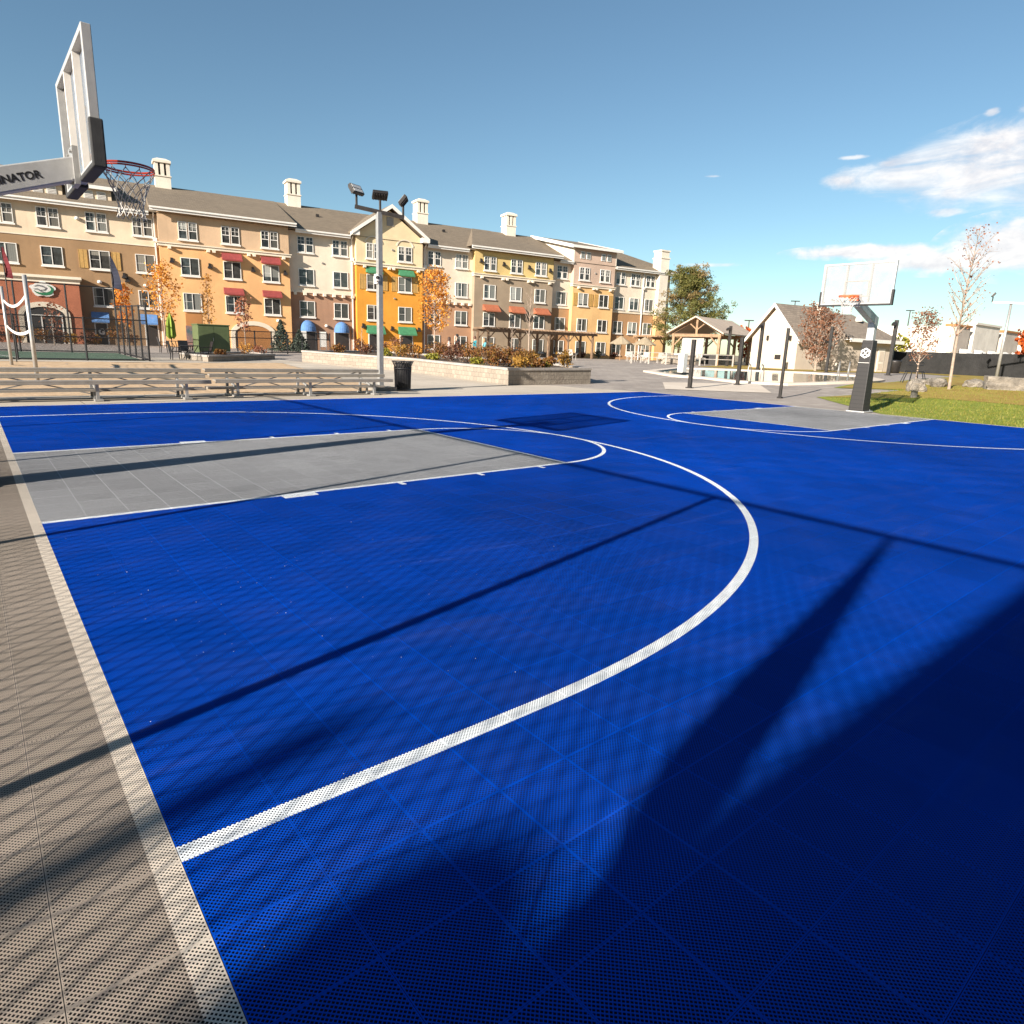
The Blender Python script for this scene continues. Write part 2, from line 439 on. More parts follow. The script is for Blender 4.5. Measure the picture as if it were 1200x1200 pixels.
def wing(az0, az1, e0, e1, h, pw, soft=1.0):
    """cloud body from a tip at az0 growing towards az1; returns a 0..1 envelope"""
    f = t.m('DIVIDE', t.m('SUBTRACT', az0, az), az0 - az1)
    fc = t.m('MAXIMUM', f, .0001)
    mid = t.m('ADD', t.m('MULTIPLY', fc, e1 - e0), e0)
    hh = t.m('MULTIPLY', t.m('POWER', fc, pw), h)
    d = t.m('DIVIDE', t.m('ABSOLUTE', t.m('SUBTRACT', el, mid)), t.m('MAXIMUM', hh, .01))
    return t.m('MULTIPLY', t.ramp(d, 1.45, .1), t.ramp(f, 0.0, .12))
def blob(a, e, ra, re):
    da = t.m('DIVIDE', t.m('SUBTRACT', az, a), ra); de = t.m('DIVIDE', t.m('SUBTRACT', el, e), re)
    d = t.m('SQRT', t.m('ADD', t.m('MULTIPLY', da, da), t.m('MULTIPLY', de, de)))
    return t.ramp(d, 1.5, .05)
def dens(env, n, lo, hi):
    return t.ramp(t.m('ADD', t.m('MULTIPLY', env, .68), t.m('MULTIPLY', t.m('SUBTRACT', n, .5), 1.7)), lo, hi)
w1 = t.mx(wing(28.5, 10.0, 12.6, 12.3, 4.2, .9), wing(25.0, 9.0, 13.2, 15.0, 2.1, .7))
d1 = t.m('MULTIPLY', dens(w1, n_str, .06, .95), t.gt(w1, .01))
w2 = t.mx(blob(14.8, 7.7, 3.6, 1.7), blob(19.0, 6.9, 4.0, .75), blob(8.0, 7.2, 4.5, 2.0), blob(23.5, 7.7, 4.5, .45))
d2 = t.m('MULTIPLY', dens(w2, n_cum, -.06, .55), t.gt(w2, .01))
w3 = t.mx(blob(18.9, 10.1, 1.6, .38), blob(17.4, 15.9, .6, .35), blob(15.3, 15.9, 1.3, .5), blob(35.2, 13.25, .9, .14), blob(34.5, 6.9, 3.2, .22), blob(25.3, 14.0, 1.2, .18))
d3 = t.m('MULTIPLY', dens(w3, n_str, .25, .8), t.m('MULTIPLY', t.gt(w3, .01), .75))
low = t.m('MULTIPLY', t.ramp(el, 5.5, .5), t.ramp(n_str, .42, .8, 0, .45))
low = t.m('MULTIPLY', low, t.ramp(az, 45, 22))
cl = t.m('MULTIPLY', t.mx(d1, d2, d3, low), t.ramp(az, -14, 2))
shade = t.ramp(t.m('ADD', t.m('MULTIPLY', n_cum, .6), t.m('MULTIPLY', n_str, .4)), .35, .65)
CLK = 8.8
ccol = t.mix(shade, (.74 * CLK, .71 * CLK, .74 * CLK), (1.12 * CLK, 1.06 * CLK, 1.0 * CLK))
tint = t.node('ShaderNodeMix', data_type='RGBA', blend_type='MULTIPLY'); tint.inputs[0].default_value = 1
t.l.new(sky.outputs[0], tint.inputs[6]); tint.inputs[7].default_value = (.97, 1.09, 1.04, 1)
t.l.new(t.mix(t.m('MULTIPLY', cl, .88), tint.outputs[2], ccol), bg.inputs[0])
bg.inputs[1].default_value = .054

sl = bpy.data.lights.new('sun', 'SUN'); sl.energy = 5.0; sl.angle = R(.53); sl.color = (1, .92, .82)
so = bpy.data.objects.new('sun', sl); COL.objects.link(so)
sd = Vector((SUN_DIR.x * math.cos(R(SUN_EL)), SUN_DIR.y * math.cos(R(SUN_EL)), math.sin(R(SUN_EL))))
so.rotation_euler = sd.to_track_quat('Z', 'Y').to_euler(); so.location = sd * 60

cam = bpy.data.cameras.new('camera'); co = bpy.data.objects.new('camera', cam); COL.objects.link(co); sc.camera = co
yaw, pit, rol = 0.877792694, -0.229167582, 0.0362747465
f_ = Vector((math.cos(yaw) * math.cos(pit), math.sin(yaw) * math.cos(pit), math.sin(pit)))
r_ = Vector((math.sin(yaw), -math.cos(yaw), 0)); u_ = r_.cross(f_)
r2 = r_ * math.cos(rol) + u_ * math.sin(rol); u2 = -r_ * math.sin(rol) + u_ * math.cos(rol)
mw = Matrix(((r2.x, u2.x, -f_.x), (r2.y, u2.y, -f_.y), (r2.z, u2.z, -f_.z))).to_4x4()
mw.translation = (-0.30644, -7.86813, 1.45283)
co.matrix_world = mw
cam.sensor_width = 36; cam.lens = 762.806 / 1200 * 36; cam.shift_x = .0021; cam.shift_y = -.01305
cam.clip_start = .05; cam.clip_end = 3000
vs = sc.view_settings; vs.view_transform = 'Standard'; vs.look = 'None'; vs.exposure = 1.22; vs.gamma = 1
sc.cycles.transparent_max_bounces = 24; sc.cycles.max_bounces = 8

L_GRASS = leafmat('grass_blades', [(.13, .17, .02), (.24, .25, .04), (.32, .25, .07)])
# ------------------------------------------------------------------ ground sheets
def sheet(name, poly, dz, m, kind='structure', hump=0.0, step=1.0, rough=0.0):
    bm = bmesh.new()
    bm.faces.new([bm.verts.new((x, y, 0)) for x, y in poly])
    xs = [p[0] for p in poly]; ys = [p[1] for p in poly]
    for ax, lo, hi in ((0, min(xs), max(xs)), (1, min(ys), max(ys))):
        k = math.floor(lo / step) + 1
        while k * step < hi:
            co_ = [0, 0, 0]; no = [0, 0, 0]; co_[ax] = k * step; no[ax] = 1
            bmesh.ops.bisect_plane(bm, geom=bm.verts[:] + bm.edges[:] + bm.faces[:], plane_co=co_, plane_no=no)
            k += 1
    for v in bm.verts:
        v.co.z = gz(v.co.x, v.co.y) + dz
        if rough: v.co.z += rough * (noise.noise(Vector((v.co.x * 1.9, v.co.y * 1.9, 3))) + .5 * noise.noise(Vector((v.co.x * 5, v.co.y * 5, 1))))
    bmesh.ops.recalc_face_normals(bm, faces=bm.faces)
    me = bpy.data.meshes.new(name); bm.to_mesh(me); bm.free()
    if me.polygons and me.polygons[0].normal.z < 0: me.flip_normals()
    me.materials.append(m)
    for p in me.polygons: p.use_smooth = True
    o = bpy.data.objects.new(name, me); COL.objects.link(o)
    if kind: o['kind'] = kind
    return o

xs = [-900, -400, -160, -80, -45] + list(range(-30, 91)) + [100, 115, 140, 190, 300, 500, 900]
ys = [-900, -400, -160, -80, -45] + list(range(-30, 81)) + [95, 120, 160, 250, 450, 900]
mb = MB(); nx, ny = len(xs), len(ys)
mb.v = [(x, y, gz(x, y) - .04) for y in ys for x in xs]
mb.f = [(j * nx + i, j * nx + i + 1, (j + 1) * nx + i + 1, (j + 1) * nx + i) for j in range(ny - 1) for i in range(nx - 1)]
mb.mi = [0] * len(mb.f)
tag(mb.build('ground', M['earth'], smooth=True, fix=False), kind='structure')
sheet('plaza', [(-30, 8.02), (19.13, 8.02), (19.13, -.6), (24.2, 3.9), (29.5, 2.9), (29, 5.5), (44, 8.0), (58, 9.5), (66, 17), (66, 30), (56, 58), (-30, 58)], -.028, M['plaza'], step=1)
sheet('court_walk', [(-30, 8.02), (19.13, 8.02), (17.5, 11.95), (13.3, 11.6), (10.5, 10.4), (-30, 10.4)], -.018, M['walk'])
sheet('planter_path', [(10.3, 10.4), (12.0, 10.95), (15.8, 11.9), (16.75, 20.8), (14.4, 29.0), (14.0, 32), (-30, 32), (-30, 26.3), (12.9, 27.6), (10.3, 12.0)], -.008, M['walk'])
sheet('sand_court', [(-30, 10.4), (10.3, 10.4), (10.3, 12.0), (12.9, 27.6), (-30, 26.3)], -.012, M['sand'], step=.5, rough=.035)
sheet('tennis_court', [(-30, 28.6), (6.5, 28.6), (6.5, 36.2), (-30, 36.2)], .006, M['tennis'])
sheet('sail_pad', [(25.23, 11.83), (29.27, 9.28), (24.32, 5.75), (21.43, 8.74)], -.012, M['padc'])
sheet('lawn', [(19.2, -30), (70, -30), (80, 12), (66, 16.5), (58, 9.5), (44, 8.0), (29, 5.5), (29.5, 2.9), (24.2, 3.9), (19.2, -.5)], -.018, M['lawn'])
sheet('autumn_grass_mound', [(24.4, 3.7), (27.2, 1.0), (27.2, -8), (40, -14), (70, -14), (78, 11), (66, 16), (58, 9.3), (44, 7.8), (29.2, 5.3), (29.8, 2.7)], -.008, M['lawn_brown'])
mb = MB(); rr = random.Random(5)
for k in range(16000):
    x, y = rr.uniform(19.3, 33), rr.uniform(-9, 4)
    if (x < 24.2 and y > -.7 + (x - 19.2) * .85) or (x > 24 and y > 3.2): continue
    z = gz(x, y) - .02; a = rr.uniform(0, PI); hh = rr.uniform(.03, .075); wd = .012; lx, ly = rr.gauss(0, .025), rr.gauss(0, .025)
    mb.add([(x - wd * math.cos(a), y - wd * math.sin(a), z), (x + wd * math.cos(a), y + wd * math.sin(a), z), (x + lx, y + ly, z + hh)], [(0, 1, 2)])
tag(mb.build('grass', L_GRASS, fix=False), 'short green and browned grass blades on the lawn beside the far hoop', 'grass', kind='stuff')
mb = MB()
for k in range(130):
    q = rr.random(); x, y = rr.gauss(.9, .7), rr.gauss(-4.2, .8)
    if x < .05: continue
    mb.leaf((x, y, .003), .0034, rr, 1.2, flat=.9)
tag(mb.build('debris', M['white'], fix=False), 'tiny pale specks of grit scattered on the near blue court', 'debris', kind='stuff')
sheet('pool_side_grass', [(46, 24.5), (46.6, 19.0), (52, 15.5), (66, 14), (72, 20), (60, 30)], -.014, M['lawn_brown'])

mb = MB()
mb.box(-3.2, CL + .12, -10.5, CW + .1, -.05, -.013)
tag(mb.build('court_slab', M['slab']), kind='structure')
mb = MB()
for z, mi in ((0, 0), (-.0024, 1)): mb.quad((-3.2, -10.5, z), (CL + .1, -10.5, z), (CL + .1, CW + .1, z), (-3.2, CW + .1, z), mi)
tag(mb.build('basketball_court', [M['court'], M['court_under']], fix=False), kind='structure')

# ------------------------------------------------------------------ basketball hoops
def rib_mat():
    m, t, b = newmat('ribbed_post_pad')
    sp = t.node('ShaderNodeSeparateXYZ'); t.l.new(t.obj(), sp.inputs[0])
    f = t.m('FRACT', t.m('MULTIPLY', sp.outputs[2], 9.0)); s_ = t.lt(f, .12)
    t.l.new(t.mix(s_, (.024, .021, .019), (.010, .009, .008)), b.inputs['Base Color']); b.inputs['Roughness'].default_value = .6
    return m
M['pad'] = rib_mat()
def acrylic():
    m, t, b = newmat('acrylic_backboard')
    n = t.ramp(t.noise(4, t.pos(), 5), .3, .75, .26, .42)
    b.inputs['Base Color'].default_value = (.46, .44, .42, 1); b.inputs['Roughness'].default_value = .25
    tr = t.node('ShaderNodeBsdfTransparent'); tr.inputs[0].default_value = (.9, .92, .93, 1)
    mx = t.node('ShaderNodeMixShader'); t.l.new(n, mx.inputs[0]); t.l.new(tr.outputs[0], mx.inputs[1]); t.l.new(b.outputs[0], mx.inputs[2])
    t.l.new(mx.outputs[0], m.node_tree.nodes['Material Output'].inputs[0])
    return m
M['acrylic'] = acrylic()

def perforated():
    m, t, b = newmat('perforated_channel')
    sp = t.node('ShaderNodeSeparateXYZ'); t.l.new(t.obj(), sp.inputs[0])
    f = t.m('ABSOLUTE', t.m('SUBTRACT', t.m('FRACT', t.m('MULTIPLY', sp.outputs[2], 22.0)), .5))
    t.l.new(t.mix(t.lt(f, .12), (.42, .38, .32), (.85, .82, .76)), b.inputs['Base Color'])
    b.inputs['Roughness'].default_value = .5; b.inputs['Metallic'].default_value = .2
    return m
M['perf'] = perforated()

def hoop(loc, rz, label, rim_mat, logo):
    o = thing('basketball_hoop', loc, label, 'basketball hoop', rz, 'basketball hoops of the court')
    # post at u=0, court direction +x; board back face at BX
    BX = 1.27; W2 = .92; ZB, ZT = 2.845, 3.91
    mb = MB(); mb.bar((0, 0, 0), (0, 0, 2.62), .22, .22, w2=.18, h2=.18); mb.box(-.3, .3, -.25, .25, -.01, .03)
    for sx in (-.22, .22):
        for sy in (-.18, .18): mb.tube([(sx, sy, .03), (sx, sy, .07)], .022, 6)
    post = mb.build('post', M['alu'], o); bevel(post, .012)
    mb = MB(); mb.hexa([(-.2, -.20, .03), (.27, -.20, .03), (.27, .20, .03), (-.2, .20, .03), (-.13, -.145, 1.98), (.15, -.145, 1.98), (.15, .145, 1.98), (-.13, .145, 1.98)])
    pad = mb.build('post_pad', M['pad'], o); bevel(pad, .02)
    if True:
        a = math.atan2(.12, 1.95)
        mb = MB(); cx, cz = .183, 1.63
        mb.prism([(.145 * math.sin(k * PI / 3), .145 * math.cos(k * PI / 3)) for k in range(6)], 'x', 0, .006)
        lg = mb.build('hexagon_logo', M['white'], pad, loc=(cx - .004, 0, cz)); lg.rotation_euler = (0, -a, 0)
        mb = MB()
        for s_ in (1, -1):
            mb.prism([(0, s_ * .105), (.045, s_ * .06), (0, s_ * .025), (-.045, s_ * .06)], 'x', 0, .004)
            mb.prism([(s_ * .02, .012), (s_ * .085, .05), (s_ * .09, -.05), (s_ * .02, -.012)], 'x', 0, .004)
        g = mb.build('logo_mark', M['rubber'], pad, loc=(cx + .003, 0, cz)); g.rotation_euler = (0, -a, 0)
        mb = MB(); mb.box(.205, .211, -.15, .15, 1.36, 1.372); mb.build('pad_stripe', M['white'], pad)
    mb = MB(); mb.prism([(-.13, 2.30), (.06, 2.42), (BX, 2.85), (BX, 3.06), (.05, 2.66), (-.13, 2.60)], 'y', -.085, .085)
    arm = mb.build('arm', M['alu'], o); bevel(arm, .012)
    ang = -math.atan2(.345, 1.0)
    for s_ in (-1,):
        tt = text_obj('DOMINATOR', .089, M['black'], arm, (.61, s_ * .0868, 2.757), (PI / 2, 0, 0), .0028, .001, 1.04)
        tt.matrix_basis = Matrix.Translation((.70, s_ * .0868, 2.752)) @ Matrix.Rotation(ang, 4, 'Y') @ (Matrix.Rotation(PI, 4, 'Z') if s_ > 0 else Matrix.Identity(4)) @ Matrix.Rotation(PI / 2, 4, 'X')
    mb = MB(); mb.box(BX - .05, BX - .004, -.13, .13, 2.80, 3.13)
    for z in (2.84, 3.08):
        for y in (-.1, .1): mb.tube([(BX - .07, y, z), (BX - .05, y, z)], .016, 6)
    mb.build('mount_plate', M['galv'], o)
    # board: frame, ribs, acrylic, pads
    mb = MB(); fr = .05
    mb.box(BX, BX + .075, -W2, -W2 + fr, ZB, ZT); mb.box(BX, BX + .075, W2 - fr, W2, ZB, ZT)
    mb.box(BX, BX + .075, -W2 + fr, W2 - fr, ZT - fr, ZT); mb.box(BX, BX + .075, -W2 + fr, W2 - fr, ZB, ZB + fr)
    bd = mb.build('backboard_frame', M['alu'], o); bevel(bd, .006)
    mb = MB()
    for y in (-.31, .31):
        mb = MB(); mb.box(BX + .002, BX + .058, y - .02, y + .02, ZB + fr, ZT - fr); mb.build('frame_rib', M['white'], bd)
    for y in (-W2 + fr + .012, -.31 + .034, .31 + .034):
        mb = MB(); mb.box(BX + .01, BX + .056, y - .008, y + .008, ZB + fr + .01, ZT - fr - .01); mb.build('perforated_channel', M['perf'], bd)
    mb = MB(); mb.box(BX + .060, BX + .071, -W2 + fr, W2 - fr, ZB + fr, ZT - fr)
    mb.build('acrylic_panel', M['acrylic'], bd)
    mb = MB(); y0 = .30; z0, z1 = 3.06, 3.44; k = .014
    for y in (-y0, y0): mb.box(BX + .0715, BX + .073, y - k, y + k, z0, z1)
    for z in (z0, z1): mb.box(BX + .0715, BX + .073, -y0 + k, y0 - k, z - k, z + k)
    mb.build('target_square', M['louver'], bd)
    for s_ in (-1, 1):
        mb = MB(); mb.box(BX - .012, BX + .095, s_ * (W2 - .03), s_ * (W2 + .022), ZB - .025, ZB + .36)
        mb.box(BX - .012, BX + .095, s_ * .14, s_ * (W2 - .03), ZB - .025, ZB + .02)
        bevel(mb.build('corner_pad', M['rubber'], o), .012)
    # rim
    rx = BX + .075 + .12 + .228; z = 3.048
    mb = MB(); mb.ring((rx, 0, z), .228, .010, 40, 8); mb.ring((rx, 0, z - .022), .232, .008, 40, 8)
    for k in range(12):
        a = 2 * PI * (k + .5) / 12; mb.tube([(rx + .232 * math.cos(a), .232 * math.sin(a), z - .03), (rx + .225 * math.cos(a), .225 * math.sin(a), z - .05), (rx + .238 * math.cos(a), .238 * math.sin(a), z - .055)], .004, 5)
    mb.hexa([(BX + .1, -.12, z - .10), (BX + .13, -.12, z - .10), (BX + .13, .12, z - .10), (BX + .1, .12, z - .10), (BX + .1, -.12, z + .04), (BX + .13, -.12, z + .04), (BX + .13, .12, z + .04), (BX + .1, .12, z + .04)])
    for s_ in (-1, 1):
        mb.bar((BX + .12, s_ * .09, z - .005), (rx - .205, s_ * .09, z - .005), .03, .03)
        mb.bar((BX + .12, s_ * .09, z - .09), (rx - .2, s_ * .1, z - .015), .02, .02)
    mb.box(BX + .12, rx - .2, -.09, .09, z - .002, z + .006)
    rim = mb.build('rim', rim_mat, o, smooth=False)
    # net: two families of helical cords pinching downwards
    mb = MB(); nn = 12; lv = 7
    def prof(q): return .226 - .115 * math.sin(min(1, q * 1.15) * PI / 2) + .02 * max(0, q - .8) * 5
    for k in range(nn):
        for s_ in (1, -1):
            pts = []
            for i in range(lv * 2 + 1):
                q = i / (lv * 2); a = 2 * PI * (k + .5 + s_ * .5 * i / 2 * .98) / nn
                rr = prof(q) + .006 * math.sin(i * 2.1 + k)
                pts.append((rx + rr * math.cos(a), rr * math.sin(a), z - .045 - .43 * q))
            mb.tube(pts, .0042, 5)
    mb.build('net', M['net'], rim, smooth=True)
    return o
hoop((-.535, 0, 0), 0, 'silver hoop reaching in at the left edge, seen from behind its backboard', M['red_steel'], False)
hoop((CL + .30, .27, 0), PI, 'hoop with dark padded post at the far court end beside the lawn', M['orange_steel'], True)

# ------------------------------------------------------------------ apartment building
H = R(-9.0)
FO = (9.96520298, 56.9845054)
def fw(s, off):      # facade coordinates to world xy
    return (FO[0] + s * math.cos(H) + off * math.sin(H), FO[1] + s * math.sin(H) - off * math.cos(H))
B = thing('apartment_building', (FO[0], FO[1], 0), 'long four storey stucco apartment building in orange, tan and cream blocks', 'building', H)
Z0 = .15
def wall(s0, s1, off, z0, z1, m, back=-16.0, name='wall'):
    mb = MB(); mb.box(s0, s1, -off, -back, z0, z1); return mb.build(name, m, B)

def twin_frame():
    mb = MB(); w_, h_ = 1.46, 1.42
    for c in (-.39, .39):
        a, b_ = c - .34, c + .34
        mb.box(a, a + .05, -.07, 0, 0, h_); mb.box(b_ - .05, b_, -.07, 0, 0, h_)
        mb.box(a + .05, b_ - .05, -.07, 0, h_ - .07, h_); mb.box(a + .05, b_ - .05, -.07, 0, 0, .07)
        mb.box(a + .05, b_ - .05, -.06, 0, h_ * .5 - .03, h_ * .5 + .03)
        mb.box(c - .012, c + .012, -.048, 0, h_ * .5 + .03, h_ - .07); mb.box(a + .05, b_ - .05, -.045, 0, h_ * .75 - .012, h_ * .75 + .012)
    mb.box(-.81, .81, -.16, .0, -.13, -.02)
    return mb
def slide_frame():
    mb = MB(); w_, h_ = .72, 1.44
    mb.box(-w_, -w_ + .055, -.07, 0, 0, h_); mb.box(w_ - .055, w_, -.07, 0, 0, h_)
    mb.box(-w_ + .055, w_ - .055, -.07, 0, h_ - .055, h_); mb.box(-w_ + .055, w_ - .055, -.07, 0, 0, .06)
    mb.box(-.025, .025, -.062, 0, .06, h_ - .055)
    mb.box(-w_ + .055, -.025, -.035, 0, h_ * .5 - .012, h_ * .5 + .012)
    mb.box(-.78, .78, -.15, 0, -.14, -.02)
    return mb
def pane(x0, x1, h0, h1):
    mb = MB(); mb.box(x0, x1, -.025, 0, h0, h1); return mb
protoF = {}; protoP = {}
for k, fn in (('twin', twin_frame), ('slide', slide_frame)):
    o = fn().build('window', M['white']); protoF[k] = o.data; bpy.data.objects.remove(o)
mbp = MB(); mbp.box(-.67, -.11, -.022, 0, .05, 1.37); mbp.box(.11, .67, -.022, 0, .05, 1.37)
o = mbp.build('pane', GL[0]); protoP['twin'] = o.data; bpy.data.objects.remove(o)
mbp = MB(); mbp.box(-.66, .66, -.022, 0, .05, 1.39)
o = mbp.build('pane', GL[0]); protoP['slide'] = o.data; bpy.data.objects.remove(o)
paneMeshes = {}
for k in protoP:
    for gi in range(3):
        me = protoP[k].copy(); me.materials.clear(); me.materials.append(GL[gi]); paneMeshes[(k, gi)] = me
wrng = random.Random(3)
def window(kind, s, off, sill, gi=None):
    f = bpy.data.objects.new('window', protoF[kind]); COL.objects.link(f); f.parent = B; f.location = (s, -off, sill)
    if gi is None: gi = wrng.choice([0, 1, 1, 2, 2])
    p = bpy.data.objects.new('pane', paneMeshes[(kind, gi)]); COL.objects.link(p); p.parent = f
    return f
S4, S3, S2, S1 = 9.36, 6.46, 3.56, .95
def awning(s, off, z0, z1, w_, m, label, proj=.62):
    mb = MB()
    mb.prism([(-off - .01, z1), (-off - proj, z0 + .12), (-off - proj, z0), (-off - proj + .015, z0), (-off - proj + .015, z0 + .11), (-off - .01, z1 - .03)], 'x', s - w_ / 2, s + w_ / 2)
    for q in (s - w_ / 2, s + w_ / 2 - .012): mb.prism([(-off - .012, z1 - .02), (-off - proj + .012, z0 + .115), (-off - .012, z0 + .115)], 'x', q, q + .012)
    return tag(mb.build('awning', m, B), label)
def dome_awning(s, z0, z1, w_, m, label):
    mb = MB(); n = 12; k = 5; vs = []; h_ = z1 - z0
    for i in range(k + 1):
        a = (PI / 2) * i / k
        for j in range(n + 1):
            b_ = PI * j / n
            r = 1 if i < k else .02
            vs.append((s + (w_ / 2) * math.cos(b_) * math.cos(a), -.02 - .75 * math.sin(b_) * math.cos(a), z0 + .16 + (h_ - .16) * math.sin(a)))
    fs = [(i * (n + 1) + j, i * (n + 1) + j + 1, (i + 1) * (n + 1) + j + 1, (i + 1) * (n + 1) + j) for i in range(k) for j in range(n)]
    mb.add(vs, fs)
    vs = []
    for z in (z0, z0 + .16):
        for j in range(n + 1):
            b_ = PI * j / n; vs.append((s + (w_ / 2) * math.cos(b_), -.02 - .75 * math.sin(b_), z))
    mb.add(vs, [(j, j + 1, n + 2 + j, n + 1 + j) for j in range(n)])
    return tag(mb.build('awning', m, B), label)
def band(s0, s1, off, z, brackets=()):
    mb = MB()
    mb.box(s0 - .12, s1 + .12, -off - .14, -off + .4, z - .05, z + .16); mb.box(s0 - .2, s1 + .2, -off - .22, -off + .4, z + .16, z + .24)
    b_ = mb.build('cornice', S['trim'], B)
    mb = MB()
    for s in brackets: mb.box(s - .12, s + .12, -off - .34, -off + .02, z - .26, z - .055)
    if brackets: mb.build('bracket', S['trim'], b_)
def eave(s0, s1, off, z):
    mb = MB(); mb.box(s0, s1, -off - .0, -off + .03, z - .24, z + .06); mb.box(s0, s1, -off - .11, -off - .002, z - .06, z + .07)
    return mb.build('gutter', M['white'], B)
def pipe(s, off, z0, z1):
    mb = MB(); mb.box(s - .055, s + .055, -off - .13, -off - .02, z0, z1); mb.box(s - .16, s + .16, -off - .24, -off - .015, z1 - 2.0, z1 - 1.7)
    mb.bar((s, -off - .5, z1 + .25), (s, -off - .075, z1 - .05), .09, .09)
    mb.build('downspout', M['white'], B)
RID, RZ = -8.0, 14.9      # ridge line
EZ = 11.22
# wings and bays: (s0, s1, off, upper colour, split height, lower colour)
segs = dict(A=(-26, 3.56, 0, 'cream', 8.62, 'tan'), Bb=(3.56, 14.13, .55, 'peach', 8.75, 'orange'), C=(14.13, 20.44, 0, 'pale', 5.85, 'brown'),
            D=(20.44, 27.32, .55, 'butter', 8.72, 'deep_orange'), E=(27.32, 33.3, 0, 'pale', 5.92, 'rose'), F=(33.3, 43.35, .55, 'yellow', 8.75, 'taupe'),
            G=(43.35, 46.2, 0, 'pale', 6.12, 'umber'), Hh=(46.2, 52.24, .55, 'blush', 8.7, 'apricot'), I=(52.24, 60.0, 0, 'pale', 6.1, 'umber'))
tops = dict(A=11.2, Bb=11.6, C=11.2, D=11.6, E=11.2, F=11.6, G=11.2, Hh=12.85, I=11.2)
for k, (a, b_, off, up, zs, lo) in segs.items():
    bk = -16 if k != 'Hh' else -15.5
    wall(a, b_, off, zs, tops[k], S[up], bk); wall(a, b_, off, Z0, zs, S[lo], bk)
wall(60.0, 62.9, -1.2, 5.9, 11.2, S['pale'], -15); wall(60.0, 62.9, -1.2, Z0, 5.9, S['umber'], -15)
# roofs
def roof_poly(s0, s1, off_e, ze, hip0=0.0, hip1=0.0, rz=RZ, thick=.0, m='shingle', name='roof', back=-24.0):
    """gable or hipped roof: front eave, ridge, back eave; solid down to its eave level"""
    mb = MB(); be = RID - (off_e - RID)
    a = [(s0, -off_e, ze), (s1, -off_e, ze), (s1 - hip1, -RID, rz), (s0 + hip0, -RID, rz), (s0, -be, ze), (s1, -be, ze)]
    mb.add(a, [(0, 1, 2, 3), (3, 2, 5, 4), (0, 3, 4), (1, 5, 2), (0, 4, 5, 1)])
    return mb.build(name, M[m], B)
main_roof = roof_poly(-27, 63.6, .62, EZ + .06, 0, 7.0)
roof_poly(3.0, 14.75, 1.22, 11.62, 0, 0, RZ + .03); roof_poly(32.6, 44.2, 1.22, 11.62, 4.6, 4.6, RZ + .03)
for a, b_ in ((-27, 2.95), (14.76, 19.9), (27.9, 32.6), (44.2, 46.1), (52.4, 63.6)): eave(a, b_, .62, EZ)
eave(3.0, 14.75, 1.22, 11.58); eave(32.6, 44.2, 1.22, 11.58)
for s0, off in ():       # bay verge boards
    mb = MB(); mb.prism([(-off, 11.36), (-RID, RZ - .24), (-RID, RZ + .05), (-off, 11.64)], 'x', s0 - .03, s0 + .06); mb.build('verge', M['white'], B)
for s0 in (3.56, 14.0):                            # bay gable end walls up to the roof slope
    mb = MB(); mb.prism([(-.55, 11.5), (-RID, 11.5), (-RID, RZ - .2)], 'x', s0, s0 + .13); mb.build('wall', S['peach'], B)
# gabled bay D
pk, ps, pe = 14.25, 23.88, 11.62
mb = MB(); mb.prism([(20.44, 11.6), (27.32, 11.6), (ps, pk - .28)], 'y', -.55, 6.5); mb.build('wall', S['butter'], B)
mb = MB()
for sg in (-1, 1):
    x1 = ps + sg * 3.95
    mb.prism([(ps, pk), (x1, pe - .12), (x1, pe + .06), (ps, pk + .2)], 'y', -1.12, 7.2)
mb.build('roof', M['shingle'], B)
for sg in (-1, 1):
    x1 = ps + sg * 3.98
    mb = MB(); mb.prism([(ps, pk - .14), (x1, pe - .26), (x1, pe + .07), (ps, pk + .22)], 'y', -1.2, -1.122)
    mb.prism([(x1, pe - .3), (x1 - sg * .75, pe - .3), (x1 - sg * .75, pe + .16), (x1, pe - .02)], 'y', -1.118, -.55)
    mb.build('verge', M['white'], B)
mb = MB(); mb.box(ps - .35, ps + .35, -.60, -.552, 12.55, 13.35)
mb.build('gable_vent', M['louver'], B)
for s in (22.2, 25.43):
    mb = MB(); n = 10; vs = []
    for r in (.78, .92):
        for j in range(n + 1):
            a = PI * j / n
            for y in (-.60, -.552): vs.append((s + r * math.cos(a), y, 10.8 + .72 * r * math.sin(a)))
    q = 2 * (n + 1)
    for j in range(n):
        mb_f = [(2 * j, 2 * j + 2, q + 2 * j + 2, q + 2 * j), (q + 2 * j, q + 2 * j + 2, q + 2 * j + 3, q + 2 * j + 1), (2 * j, 2 * j + 1, 2 * j + 3, 2 * j + 2)]
        mb.f += mb_f; mb.mi += [0] * 3
    mb.v = vs; mb.build('arch_trim', S['trim'], B)
